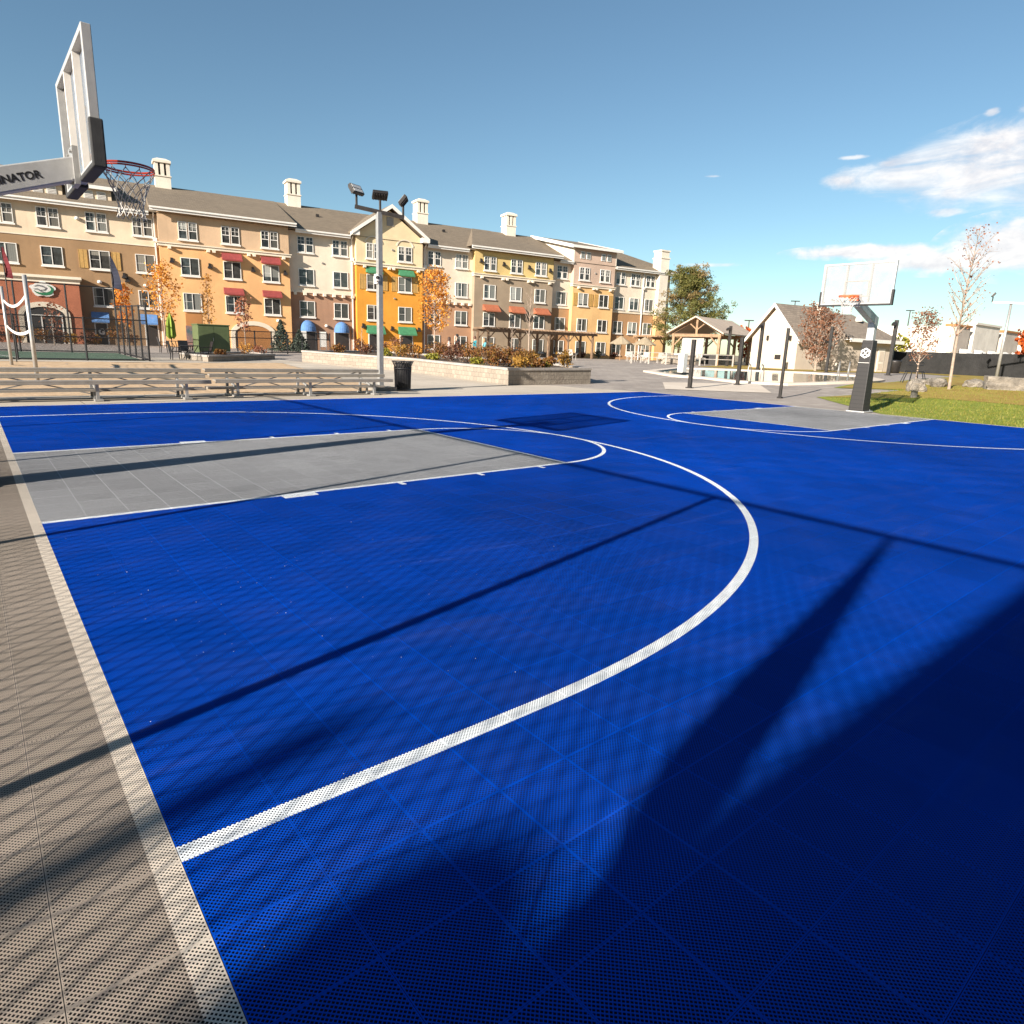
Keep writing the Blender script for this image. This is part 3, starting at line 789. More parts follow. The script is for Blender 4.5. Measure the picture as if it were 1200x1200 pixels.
# raised bay H with its low shed roof and white cheeks
mb = MB(); mb.hexa([(45.6, -1.05, 12.86), (52.8, -1.05, 12.86), (52.8, 8.2, 14.9), (45.6, 8.2, 14.9), (45.6, -1.05, 13.02), (52.8, -1.05, 13.02), (52.8, 8.2, 15.06), (45.6, 8.2, 15.06)])
mb.build('roof', M['shingle'], B)
mb = MB(); mb.box(45.58, 52.82, -1.13, -1.052, 12.78, 13.06)
for s in (45.5, 52.8): mb.hexa([(s, -1.13, 12.72), (s + .1, -1.13, 12.72), (s + .1, 8.2, 14.76), (s, 8.2, 14.76), (s, -1.13, 13.07), (s + .1, -1.13, 13.07), (s + .1, 8.2, 15.1), (s, 8.2, 15.1)])
mb.build('verge', M['white'], B)
for s in (46.08, 52.245):
    mb = MB(); mb.prism([(-.56, 11.0), (-.56, 12.84), (7.6, 14.75), (7.6, 13.5)], 'x', s, s + .12); mb.build('wall', S['chimney'], B)
# dormers over A
for s in (-4.1, -.73):
    mb = MB(); mb.box(s - 1.15, s + 1.15, 1.1, 5.5, 11.4, 12.75); dm = mb.build('dormer', S['cream'], B)
    mb = MB(); mb.hexa([(s - 1.5, .75, 12.74), (s + 1.5, .75, 12.74), (s + 1.5, 6, 13.9), (s - 1.5, 6, 13.9), (s - 1.5, .75, 12.95), (s + 1.5, .75, 12.95), (s + 1.5, 6, 14.1), (s - 1.5, 6, 14.1)])
    mb.build('dormer_roof', M['shingle'], dm)
    mb = MB(); mb.box(s - 1.52, s + 1.52, .70, .748, 12.7, 12.97); mb.build('fascia', M['white'], dm)
    for q in (-.45, .45):
        mb = MB(); mb.box(s + q - .32, s + q + .32, 1.05, 1.098, 11.95, 12.6)
        v = mb.build('vent', M['white'], dm)
        mb = MB()
        for i in range(5): mb.box(s + q - .26, s + q + .26, 1.03, 1.049, 12.02 + i * .11, 12.07 + i * .11)
        mb.build('vent_slat', M['louver'], dm)
# chimneys
def chimney(s, off, zb, zt, w_=1.3, parent=None):
    y = -off
    mb = MB(); mb.box(s - w_ / 2, s + w_ / 2, y - w_ / 2, y + w_ / 2, zb - 2, zb + .85)
    mb.box(s - w_ / 2 - .07, s + w_ / 2 + .07, y - w_ / 2 - .07, y + w_ / 2 + .07, zb + .85, zb + .95)
    h0, h1 = zb + .95, zt - .42; k = w_ / 2 - .02
    n = 2; pw = .3
    for i in range(n + 1):
        q = -k + (2 * k - pw) * i / n
        if i in (0, n):
            for a in (q,):
                mb.box(s + a, s + a + pw, y - k, y - k + pw, h0, h1); mb.box(s + a, s + a + pw, y + k - pw, y + k, h0, h1)
        else:
            mb.box(s + q, s + q + pw, y - k, y - k + pw, h0, h1); mb.box(s + q, s + q + pw, y + k - pw, y + k, h0, h1)
            mb.box(s - k, s - k + pw, y + q, y + q + pw, h0, h1); mb.box(s + k - pw, s + k, y + q, y + q + pw, h0, h1)
    mb.box(s - w_ / 2 - .1, s + w_ / 2 + .1, y - w_ / 2 - .1, y + w_ / 2 + .1, h1, h1 + .2)
    mb.hexa([(s - w_ / 2 - .1, y - w_ / 2 - .1, h1 + .2), (s + w_ / 2 + .1, y - w_ / 2 - .1, h1 + .2), (s + w_ / 2 + .1, y + w_ / 2 + .1, h1 + .2), (s - w_ / 2 - .1, y + w_ / 2 + .1, h1 + .2),
             (s - .35, y - .35, zt), (s + .35, y - .35, zt), (s + .35, y + .35, zt), (s - .35, y + .35, zt)])
    c = mb.build('chimney', S['chimney'], B)
    mb = MB(); mb.cbox(s, y, (h0 + h1) / 2, w_ - .5, w_ - .5, h1 - h0); mb.build('flue', M['dark'], c)
for s in (4.73, 16.5, 30.5, 42.0): chimney(s, -7.7, 14.75, 17.2)
mb = MB(); mb.box(59.45, 60.85, -.55, .9, Z0, 12.9); mb.box(59.38, 60.92, -.62, .97, 12.9, 13.05); mb.box(59.5, 60.8, -.5, .85, 13.05, 13.75); mb.box(59.4, 60.9, -.6, .95, 13.75, 13.92)
mb.build('chimney', S['chimney'], B)
mb = MB(); mb.box(59.41, 60.89, -.6, .95, Z0, 5.9); mb.build('chimney', S['apricot'], B)
# cornices
band(3.56, 14.13, .55, 8.75, (4.3, 7.3, 7.75, 10.6, 11.05, 13.6)); band(20.44, 27.32, .55, 8.72, (21.2, 23.7, 24.15, 26.8))
band(33.3, 43.35, .55, 8.75, (34.1, 36.7, 37.2, 40.0, 40.5, 42.8)); band(46.2, 52.24, .55, 8.62, (46.9, 49.1, 49.5, 51.6))
for a, b_, z in ((14.13, 20.44, 5.85), (27.32, 33.3, 5.92), (43.35, 46.2, 6.12), (52.24, 60, 6.1)):
    mb = MB(); mb.box(a, b_, -.07, .3, z - .09, z + .12); c = mb.build('cornice', S['trim'], B)
    if a < 40:
        mb = MB(); n = int((b_ - a) / .85)
        for i in range(n): q = a + .5 + i * (b_ - a - .8) / (n - 1); mb.box(q - .13, q + .13, -.30, 0, z - .33, z - .092)
        mb.build('bracket', S['trim'], c)
mb = MB(); mb.box(-26, 3.56, -.05, .2, 8.58, 8.66); mb.build('cornice', S['trim'], B)
# windows
for s in (-19.5, -16.2, -13, -9.8, -6.98, -4.05, -.82, 2.45):
    window('twin', s, 0, S4); window('slide', s, 0, S3)
    if s > -2 or s < -11: window('slide', s, 0, S2)
for s in (5.8, 9.18, 12.46):
    window('twin', s, .55, S4); window('slide', s, .55, S3); window('slide', s, .55, S2)
for s in (15.75, 19.02):
    window('twin', s, 0, S4); window('slide', s, 0, S3); window('slide', s, 0, S2, 0 if s < 17 else 2)
for s in (22.15, 25.42):
    window('twin', s, .55, S4); window('slide', s, .55, S3, 0); window('slide', s, .55, S2)
for s in (28.85, 32.02):
    window('twin', s, 0, S4); window('slide', s, 0, S3); window('slide', s, 0, S2); window('slide', s, 0, S1, 0)
for s in (35.15, 38.46, 41.66):
    window('twin', s, .55, S4); window('slide', s, .55, S3); window('slide', s, .55, S2, 0); window('slide', s, .55, S1, 0)
for k, z in (('twin', S4), ('slide', S3), ('slide', S2), ('slide', S1)): window(k, 44.93, 0, z)
for s in (47.73, 50.77):
    window('twin', s, .55, S4); window('slide', s, .55, S3); window('slide', s, .55, S2); window('slide', s, .55, S1, 0)
    mb = MB()
    for q in (-.42, .42):
        mb.box(s + q - .3, s + q + .3, -.62, -.552, 11.72, 12.5)
    f = mb.build('clerestory_window', M['white'], B)
    mb = MB()
    for q in (-.42, .42): mb.box(s + q - .23, s + q + .23, -.632, -.621, 11.79, 12.43)
    mb.build('pane', GL[1], f)
for s in (53.62, 56.0, 58.46):
    window('twin', s, 0, S4); window('slide', s, 0, S3); window('slide', s, 0, S2); window('slide', s, 0, S1)
for z in (S4, S3, S2): window('slide', 61.8, -1.2, z, 0)
# shutters
def shutter(s, off, z, label=None):
    mb = MB(); mb.box(s - .3, s + .3, -off - .05, -off - .001, z, z + 1.42)
    for q in (-.28, 0, .28): mb.box(s + q - .02, s + q + .02, -off - .062, -off - .05, z + .02, z + 1.4)
    mb.build('shutter', M['shutter'], B)
for s in (-.82,):
    shutter(s - 1.15, 0, S3); shutter(s + 1.15, 0, S3)
for s in (22.15, 25.42, 47.73, 50.77):
    shutter(s - 1.12, .55, S3); shutter(s + 1.12, .55, S3)
# awnings
for s in (9.18, 12.46):
    awning(s, .55, 7.92, 8.62, 1.64, M['awn_red'], 'red sloped awning over a window of the orange block'); awning(s, .55, 5.04, 5.68, 1.64, M['awn_red'], 'red sloped awning over a window of the orange block')
for s in (22.15, 25.5):
    awning(s, .55, 7.92, 8.6, 1.6, M['awn_green'], 'green sloped awning over a third floor window'); awning(s + .1, .55, 2.2, 3.05, 1.85, M['awn_green'], 'green sloped awning over a ground floor door')
for s in (35.15, 38.46, 41.7): awning(s + .15, .55, 5.08, 5.85, 1.9, M['awn_rust'], 'rust coloured awning over a second floor window', .8)
for s in (-1.2, 2.35): awning(s, 0, 2.2, 3.05, 1.25, M['awn_blue'], 'blue sloped awning over a ground floor door')
for s in (15.75, 19.02): dome_awning(s, 2.2, 3.25, 1.5, M['awn_blue'], 'bright blue domed awning over a ground floor door')
# doors
def door(s, off, w_, z1, g=None):
    mb = MB(); mb.box(s - w_ / 2 - .1, s + w_ / 2 + .1, -off - .05, -off - .001, .2, z1 + .1); f = mb.build('door_frame', M['white'], B)
    mb = MB(); mb.box(s - w_ / 2, s + w_ / 2, -off - .075, -off - .051, .22, z1); mb.build('door', M['door'], f)
    if g: text_obj(g, .62, M['white'], f, (s, -off - .079, 1.45), (PI / 2, 0, 0), .03, .002)
door(-1.2, 0, .78, 2.12, 'G'); door(2.5, 0, .85, 2.12)
for s in (15.75, 19.02): door(s, 0, 1.35, 2.15)
for s in (22.25, 25.55): door(s, .55, 1.25, 2.15)
mb = MB(); mb.box(5.1, 6.3, -.62, -.552, .2, 2.25); m_ = mb.build('mosaic_panel', mat('mosaic_tile', (.34, .16, .12), .5, 0, .3, 5, .1, col2=(.06, .10, .11)), B)
mb = MB(); mb.box(5.15, 6.45, -.57, -.551, 2.25, 3.3); mb.build('recess_panel', S['woodbrown'], B)
# arch entries
def arch_poly(s, w_, z0, zs, zt, n=12):
    h = zt - zs
    return [(s - w_ / 2, z0)] + [(s - w_ / 2 * math.cos(PI * j / n), zs + h * math.sin(PI * j / n)) for j in range(n + 1)] + [(s + w_ / 2, z0)]
def arch(s, off, w_, zs, zt, inner):
    n = 12
    a = arch_poly(s, w_, .2, zs, zt); b_ = arch_poly(s, w_ - .7, .2, zs - .05, zt - .38)
    mb = MB(); k = len(a); y0, y1 = -off - .1, -off - .001
    vs = [(p[0], y0, p[1]) for p in a] + [(p[0], y0, p[1]) for p in b_] + [(p[0], y1, p[1]) for p in a] + [(p[0], y1, p[1]) for p in b_]
    for i in range(k - 1):
        mb.f += [(i, i + 1, k + i + 1, k + i), (i, i + 1, 2 * k + i + 1, 2 * k + i), (k + i, k + i + 1, 3 * k + i + 1, 3 * k + i)]; mb.mi += [0] * 3
    mb.v = vs; f = mb.build('entry_arch', S['trim'], B)
    mb = MB(); mb.prism(b_, 'y', -off - .03, -off - .002); mb.build('entry_infill', inner, f)
    return f
# red entrance block
wall(-30, -2.44, .85, Z0, 5.1, S['brick_red'], 0)
mb = MB(); mb.box(-30, -2.36, -.95, 0.02, 5.1, 5.32); mb.box(-30, -2.28, -1.05, .02, 5.32, 5.42); mb.box(-30, -2.22, -1.15, .02, 5.42, 5.62); mb.build('cornice', S['trim'], B)
f = arch(-4.93, .85, 3.4, 2.6, 3.6, M['dark'])  # flat panel, its dark colour stands for the shade of the recess
mb = MB()
for a, b_ in ((-5.95, -5.87), (-5.2, -5.12), (-4.55, -4.45), (-3.85, -3.77)): mb.box(a, b_, -.93, -.885, .2, 2.55)
mb.box(-5.95, -3.77, -.93, -.885, 2.5, 2.6); mb.build('door_frame', M['white'], f)
arch(10.7, .55, 3.9, 1.75, 2.9, S['woodbrown'])
# emblem over the entrance: pale crest with green sweeps, plain shapes
mb = MB(); cs, cz = -4.85, 4.55
out = []
for j in range(28):
    a = 2 * PI * j / 28; r = 1 + .10 * math.sin(5 * a) + .05 * math.sin(9 * a + 1)
    out.append((cs + .80 * r * math.cos(a), cz + .55 * r * math.sin(a)))
mb.prism(out, 'y', -.97, -.86); em = mb.build('emblem', M['white'], B)
def sweep(pts, w_, y, m, nm):
    mb = MB(); n = len(pts); vs = []
    for i, (x, z) in enumerate(pts):
        x0, z0_ = pts[max(0, i - 1)]; x1, z1_ = pts[min(n - 1, i + 1)]; d = Vector((x1 - x0, z1_ - z0_)).normalized()
        k = w_ * math.sin(PI * (i + .35) / (n - .3)); vs += [(cs + x - d.y * k, y, cz + z + d.x * k), (cs + x + d.y * k, y, cz + z - d.x * k)]
    mb.add(vs, [(2 * i, 2 * i + 1, 2 * i + 3, 2 * i + 2) for i in range(n - 1)])
    mb.v += [(a, b_ + .02, c) for a, b_, c in vs]; k = len(vs)
    mb.f += [(k + 2 * i, k + 2 * i + 2, k + 2 * i + 3, k + 2 * i + 1) for i in range(n - 1)]; mb.mi += [0] * (n - 1)
    mb.build(nm, m, em)
M['emb_green'] = mat('emblem_green', (.02, .17, .07), .5); M['emb_grey'] = mat('emblem_grey', (.2, .2, .2), .5)
sweep([(.62 * math.cos(a), .36 * math.sin(a)) for a in [R(q) for q in range(60, -161, -20)]], .11, -.995, M['emb_green'], 'emblem_sweep')
sweep([(-.55, .18), (-.3, .28), (0, .22), (.22, .1), (.1, -.05), (-.2, -.08)], .06, -1.0, M['emb_grey'], 'emblem_sweep')
sweep([(-.6, -.02), (-.35, .0), (-.1, -.18), (.15, -.22)], .05, -1.0, M['emb_grey'], 'emblem_sweep')
# wall lamps and vents
for s, off, z in ((7.35, .55, 7.3), (4.4, .55, 7.5), (10.9, .55, 7.3), (13.7, .55, 7.25), (34.0, .55, 10.2), (36.8, .55, 10.1), (40.05, .55, 10.05), (42.85, .55, 9.95), (24.0, .55, 2.75), (21.0, .55, 2.9), (26.9, .55, 2.75), (-8.2, .85, 3.3), (.8, 0, 6.0), (1.0, 0, 5.7)):
    mb = MB(); mb.box(s - .09, s + .09, -off - .08, -off - .001, z, z + .3); mb.hexa([(s - .2, -off - .34, z - .12), (s + .2, -off - .34, z - .12), (s + .2, -off - .02, z - .12), (s - .2, -off - .02, z - .12), (s - .07, -off - .2, z + .18), (s + .07, -off - .2, z + .18), (s + .07, -off - .06, z + .18), (s - .07, -off - .06, z + .18)])
    mb.build('wall_lamp', M['bronze'], B)
for s, off, z in ((-2.1, 0, 10.2), (-1.0, 0, 5.45), (2.3, 0, 5.4), (12.9, .55, 3.05), (17.5, 0, 2.8)):
    mb = MB(); mb.lathe([(.02, -.13), (.15, -.1), (.17, 0), (.12, .1), (.02, .13)], (s, -off - .12, z), 12); mb.build('globe_lamp', M['white'], B, smooth=True)
for s, off in ((3.3, 0), (20.15, 0), (27.75, 0), (57.3, 0)): pipe(s, off, Z0, 11.0)
for s, off, z in ((17.3, 0, 8.5), (24.1, .55, 10.3), (30.5, 0, 8.3), (49.3, .55, 10.2), (24.3, .55, 5.7)):
    mb = MB(); mb.box(s - .08, s + .08, -off - .1, -off - .001, z, z + .14); mb.build('wall_vent', M['louver'], B)
for s, off in ((7.2, 3.2), (12.4, 2.6), (12.9, 2.9), (18.1, 4.4), (32.1, 4.9)):
    z = EZ + .06 + (off + .62) * (RZ - EZ) / 8.62
    mb = MB(); mb.box(s - .14, s + .14, off - .14, off + .14, z - .1, z + .2); mb.build('roof_vent', M['bronze'], B)

# ------------------------------------------------------------------ trees and plants
def tree(name, x, y, h, label, cat, leafm, barkm, z0, rad, nleaf, lsize, rng, trunk_r=.07, shape='oval', nbr=26, lean=0.0, spread=.12, up=.6, group=None, twig=2):
    o = thing(name, (x, y, gz(x, y) - .03), label, cat, 0, group)
    mb = MB(); tips = []
    pts = []; n = 8
    for i in range(n + 1):
        q = i / n; pts.append(Vector((lean * h * q + .05 * h * .3 * math.sin(q * 5) * (1 - q) * .3, .03 * h * math.sin(q * 4) * .3, h * q * .97)))
    mb.tube(pts, trunk_r, 8, r2=trunk_r * .12)
    for k in range(nbr):
        q = z0 + (0.95 - z0) * ((k + rng.random()) / nbr) ** .9
        i = q * n; i0 = min(int(i), n - 1); p = pts[i0].lerp(pts[i0 + 1], i - i0)
        rel = (q - z0) / (1 - z0)
        if shape == 'oval': L = rad * (math.sin(PI * min(1, .18 + rel * .82)) ** .7)
        elif shape == 'cone': L = rad * (1.02 - rel)
        else: L = rad * (.55 + .45 * math.sin(PI * rel))
        L *= rng.uniform(.65, 1.1)
        a = k * 2.4 + rng.uniform(-.4, .4); u = up * rng.uniform(.6, 1.4)
        d = Vector((math.cos(a), math.sin(a), u)).normalized()
        e1 = p + d * L * .5; e2 = p + d * L + Vector((0, 0, L * .12))
        r = trunk_r * (.42 * (1 - rel) + .1)
        mb.tube([p, e1, e2], r, 5, r2=r * .25, cap=False)
        seg = [(p, e1), (e1, e2)]
        for j in range(twig):
            b0 = p.lerp(e2, rng.uniform(.35, .9)); dd = (d + Vector((rng.gauss(0, .6), rng.gauss(0, .6), rng.gauss(.1, .4)))).normalized()
            b1 = b0 + dd * L * rng.uniform(.25, .5); mb.tube([b0, b1], r * .4, 4, r2=r * .12, cap=False); seg.append((b0, b1))
        tips.append(seg)
    mb.build('trunk', barkm, o, fix=False)
    if nleaf:
        mb = MB()
        for i in range(nleaf):
            sg = rng.choice(tips); a, b_ = rng.choice(sg[1:]) if len(sg) > 1 else sg[0]
            p = a.lerp(b_, rng.random() ** .8) + Vector((rng.gauss(0, 1), rng.gauss(0, 1), rng.gauss(0, 1))) * spread
            mb.leaf(p, lsize, rng, 1.4)
        mb.build('crown', leafm, o, fix=False)
    return o
L = {}
L['orange'] = leafmat('orange_maple_leaves', [(.45, .10, .015), (.62, .20, .02), (.70, .34, .05), (.50, .14, .02)])
L['amber_o'] = leafmat('amber_orange_leaves', [(.50, .15, .02), (.66, .27, .035), (.74, .40, .08), (.60, .24, .04)])
L['amber'] = leafmat('amber_leaves', [(.40, .17, .03), (.58, .30, .06), (.50, .20, .03)])
L['pink'] = leafmat('russet_pink_leaves', [(.26, .09, .05), (.40, .17, .10), (.30, .12, .06)])
L['copper'] = leafmat('copper_brown_leaves', [(.17, .075, .04), (.30, .14, .08), (.22, .10, .05)])
L['pine'] = leafmat('pine_needles', [(.085, .10, .025), (.15, .15, .04), (.22, .19, .06), (.11, .115, .03)])
L['pine2'] = leafmat('yellowed_pine_needles', [(.22, .155, .06), (.32, .22, .10), (.17, .14, .05)])
L['spruce'] = leafmat('blue_spruce_needles', [(.075, .095, .07), (.12, .145, .115), (.10, .12, .08)])
L['rust'] = leafmat('rust_shrub_leaves', [(.17, .06, .02), (.28, .11, .03), (.22, .13, .03), (.12, .05, .02)])
L['gold'] = leafmat('golden_shrub_leaves', [(.34, .17, .03), (.42, .24, .05), (.26, .13, .02)])
L['yellowgreen'] = leafmat('yellow_green_leaves', [(.24, .22, .03), (.34, .30, .04), (.16, .17, .03)])
L['maroon'] = leafmat('dark_maroon_leaves', [(.10, .035, .025), (.17, .07, .04), (.11, .06, .03)])
rg = random.Random(11)
G1 = 'autumn street trees in front of the apartments'
tree('maple_tree', 11.7, 48.5, 6.4, 'orange maple with wide loose crown in front of the white downspout', 'tree', L['amber_o'], M['palebark'], .3, 1.5, 1100, .125, rg, .07, nbr=30, spread=.2, group=G1)
tree('maple_tree', 9.6, 51.5, 4.9, 'small bright orange tree beside the second blue sloped awning, behind the black fence', 'tree', L['orange'], M['bark'], .3, .75, 700, .14, rg, .05, group=G1)
tree('birch_tree', 14.93, 48.5, 6.0, 'thin upright birch with few amber leaves before the orange block', 'tree', L['amber'], M['palebark'], .2, .75, 420, .11, rg, .045, nbr=30, up=1.2, group=G1)
tree('birch_tree', 16.41, 44.6, 4.0, 'slim pale-stemmed tree with pinkish leaves beside the wooden arch entry', 'tree', L['pink'], M['palebark'], .3, .8, 260, .15, rg, .05, nbr=22, up=1.0, group=G1)
tree('maple_tree', 33.2, 44.1, 7.8, 'full glowing orange maple between the deep orange and taupe blocks', 'tree', L['amber_o'], M['palebark'], .26, 1.8, 2600, .14, rg, .08, nbr=40, spread=.2, group=G1)
tree('maple_sapling', 4.6, 48.0, 3.0, 'small bare reddish tree planted in front of the red entrance arch', 'tree', L['pink'], M['bark'], .3, .7, 120, .14, rg, .04, group=G1)
tree('bare_tree', 27.7, 24.5, 5.1, 'thin leafless pale tree rising behind the stone planter', 'tree', None, M['palebark'], .35, .8, 0, .1, rg, .055, nbr=24, up=1.5)
tree('bare_tree', 30.8, 30.0, 2.9, 'short leafless sapling near the second green ground floor awning', 'tree', None, M['palebark'], .4, .4, 0, .1, rg, .05, nbr=10, up=1.5)
mb = MB(); mb.tube([(0, 0, 0), (.02, 0, 2.9)], .06, 8, r2=.05)
tree('bare_tree', 27.1, 46.5, 2.4, 'thin sapling stem beside the first green ground floor awning', 'tree', None, M['palebark'], .5, .4, 0, .1, rg, .045, nbr=8, up=1.5)
tree('copper_tree', 52.1, 17.7, 4.5, 'dense copper brown tree in front of the cream pool house', 'tree', L['copper'], M['palebark'], .08, 2.2, 2300, .125, rg, .10, nbr=60, up=1.0, shape='round', spread=.16, twig=4)
tree('young_tree', 40.27, 6.2, 3.9, 'young tree with pinkish leaves standing in a black frame guard', 'tree', L['copper'], M['palebark'], .22, 1.2, 900, .085, rg, .05, nbr=34, up=1.1)
tree('young_tree', 30.7, 1.62, 6.5, 'tall sparse young tree with pale trunk and long bare top on the grass mound', 'tree', L['pink'], M['palebark'], .30, 1.3, 300, .06, rg, .06, nbr=46, up=1.2, lean=0, twig=3)
tree('red_tree', 83.3, 42.7, 4.0, 'red orange tree glimpsed between the timber pavilion and the pool house', 'tree', leafmat('red_leaves', [(.42, .06, .01), (.55, .12, .02)]), M['bark'], .1, 2.4, 900, .35, rg, .1, shape='round')
tree('red_tree', 113, 17.6, 5.2, 'red orange tree at the right edge in front of the pale store building', 'tree', leafmat('scarlet_leaves', [(.45, .05, .01), (.55, .14, .02)]), M['bark'], .1, 2.8, 900, .4, rg, .12, shape='round')
tree('green_tree', 93.4, 27.8, 3.6, 'yellow green tree peeking over the black screen fence right of the pool house', 'tree', L['yellowgreen'], M['bark'], .1, 2.2, 600, .35, rg, .1, shape='round')

def pine(x, y, h, rad, label):
    o = thing('pine_tree', (x, y, gz(x, y) - .05), label, 'tree')
    rng = random.Random(21); mb = MB(); n = 10
    pts = [Vector((.25 * math.sin(i * .5), .2 * math.cos(i * .7), h * i / n * .97)) for i in range(n + 1)]
    mb.tube(pts, .3, 10, r2=.03)
    lf = MB()
    for k in range(90):
        q = .10 + .88 * (k / 90) ** .9; i = q * n; i0 = min(int(i), n - 1); p = pts[i0].lerp(pts[i0 + 1], i - i0)
        a = k * 2.399 + rng.uniform(-.5, .5)
        Lb = rad * (1.05 - .78 * q ** 1.3) * rng.uniform(.55, 1.12)
        if .15 < q < .5: Lb *= 1.1
        d = Vector((math.cos(a), math.sin(a), rng.uniform(.05, .55))).normalized()
        e1 = p + d * Lb * .55; e2 = p + d * Lb + Vector((0, 0, Lb * .14))
        mb.tube([p, e1, e2], .07 * (1.1 - q), 5, r2=.012, cap=False)
        yel = 1 if (math.cos(a - .3) > .1 and rng.random() < .6) or rng.random() < .12 else 0
        for j in range(rng.randint(5, 9)):
            c = p.lerp(e2, rng.uniform(.42, 1.05)) + Vector((rng.gauss(0, .38), rng.gauss(0, .38), rng.gauss(.1, .26)))
            for t_ in range(46):
                v = Vector((rng.gauss(0, 1), rng.gauss(0, 1), rng.gauss(0, .7))) * .22
                lf.leaf(c + v, .085, rng, 3.4, mi=yel)
    mb.build('trunk', M['bark'], o, fix=False)
    lf.build('crown', [L['pine'], L['pine2']], o, fix=False)
pine(64.2, 38.9, 10.2, 4.7, 'big olive green pine at the end of the apartment building behind the timber pavilion')

def conifer(x, y, h, rad, label):
    o = thing('spruce_tree', (x, y, gz(x, y) - .03), label, 'tree', 0, 'blue spruces by the arch entry'); rng = random.Random(int(x * 10)); mb = MB(); lf = MB()
    mb.tube([(0, 0, 0), (0, 0, h * .96)], .07, 7, r2=.01)
    for k in range(1400):
        q = rng.random() ** 1.35; a = rng.uniform(0, 2 * PI); r = rad * (1 - q) * rng.random() ** .4 * (1 + .22 * math.sin(a * 5 + q * 19))
        lf.leaf((r * math.cos(a), r * math.sin(a), .12 + q * h * .94), .11, rng, 2.2, flat=.5)
    mb.build('trunk', M['bark'], o, fix=False); lf.build('crown', L['spruce'], o, fix=False)
conifer(19.31, 44.95, 2.5, .95, 'taller pointed blue spruce right of the wooden arch entry')
conifer(20.5, 44.2, 1.75, .95, 'shorter bushy blue spruce beside the domed awnings')

def shrub(x, y, z, h, r, leafm, label, name='shrub', n=420, group=None, size=.07):
    rng = random.Random(int(x * 131 + y * 17)); mb = MB()
    for k in range(9):
        a = rng.uniform(0, 2 * PI); mb.tube([(.04 * math.cos(a), .04 * math.sin(a), 0), (r * .6 * math.cos(a), r * .6 * math.sin(a), h * .75)], .012, 4, r2=.004, mi=1, cap=False)
    lob = [(rng.uniform(-.45, .45) * r, rng.uniform(-.45, .45) * r, h * rng.uniform(.35, .72), rng.uniform(.45, .7)) for _ in range(6)]
    for k in range(n):
        lx, ly, lz, lr = rng.choice(lob)
        v = Vector((rng.gauss(0, 1), rng.gauss(0, 1), rng.gauss(0, 1))).normalized() * rng.random() ** .35
        mb.leaf((lx + v.x * r * lr, ly + v.y * r * lr, max(.03, lz + v.z * h * .36)), size, rng, 1.5)
    o = mb.build(name, [leafm, M['bark']], fix=False); o.location = (x, y, z)
    return tag(o, label, 'shrub', group)

# ------------------------------------------------------------------ stone planter with shrubs
def stone_wall_mat():
    m, t, b = newmat('split_face_block_wall')
    br = t.node('ShaderNodeTexBrick'); br.inputs['Scale'].default_value = 1
    br.inputs['Brick Width'].default_value = .31; br.inputs['Row Height'].default_value = .19; br.inputs['Mortar Size'].default_value = .008
    br.inputs['Color1'].default_value = (.33, .28, .22, 1); br.inputs['Color2'].default_value = (.25, .205, .16, 1); br.inputs['Mortar'].default_value = (.19, .16, .13, 1)
    sp = t.node('ShaderNodeSeparateXYZ'); t.l.new(t.obj(), sp.inputs[0]); cb = t.node('ShaderNodeCombineXYZ')
    t.l.new(t.m('ADD', sp.outputs[0], sp.outputs[1]), cb.inputs[0]); t.l.new(sp.outputs[2], cb.inputs[1]); t.l.new(cb.outputs[0], br.inputs['Vector'])
    n = t.noise(14, t.obj(), 4)
    t.l.new(t.mix(t.ramp(n, .4, .75, 0, .45), br.outputs['Color'], (.2, .165, .13)), b.inputs['Base Color'])
    b.inputs['Roughness'].default_value = .95
    t.l.new(t.bump(t.m('SUBTRACT', n, t.m('MULTIPLY', br.outputs['Fac'], .5)), .7, .03), b.inputs['Normal'])
    return m
M['blockwall'] = stone_wall_mat()
def planter(name, poly, hgt, label, th=.3, dig=.1):
    o = thing(name, (0, 0, 0), label, 'planter'); mb = MB(); cp = MB(); n = len(poly)
    for i in range(n):
        a = Vector((*poly[i], 0)); b_ = Vector((*poly[(i + 1) % n], 0)); d = (b_ - a).normalized(); nrm = Vector((-d.y, d.x, 0)); Lk = (b_ - a).length; st = max(1, int(Lk / 2))
        for j in range(st):
            p, q = a + d * Lk * j / st, a + d * (Lk * (j + 1) / st)
            zp, zq = gz(p.x, p.y), gz(q.x, q.y)
            e = d * 0
            for bb, z0, z1, o0, o1 in ((mb, -.1, hgt - .09, 0, th), (cp, hgt - .09, hgt, -.04, th + .06)):
                P = [p + nrm * o0, q + nrm * o0, q + nrm * o1, p + nrm * o1]; Zs = [zp, zq, zq, zp]
                bb.hexa([(v.x, v.y, z + z0) for v, z in zip(P, Zs)] + [(v.x, v.y, z + z1) for v, z in zip(P, Zs)])
    mb.build('wall', M['blockwall'], o); cp.build('cap', M['cap'], o)
    bm = sheet('soil', [(x, y) for x, y in poly], hgt - dig, M['soil'], None, rough=.05); bm.parent = o
    return o
PL = [(15.91, 11.98), (20.57, 12.1), (22.3, 15.5), (22.0, 24.0), (20.5, 31.0), (14.5, 28.9), (16.75, 20.8)]
planter('stone_planter', PL, .64, 'long raised stone block planter full of autumn shrubs beyond the trash can')
planter('low_planter', [(9.31, 28.3), (13.9, 31.5), (13.0, 34.0), (8.6, 31.0)], .32, 'low grey stone planter edging behind the bleachers under the green cabinet', .25, .05)
names = [('rust', 'rusty red'), ('gold', 'golden orange'), ('maroon', 'dark maroon'), ('yellowgreen', 'yellow green')]
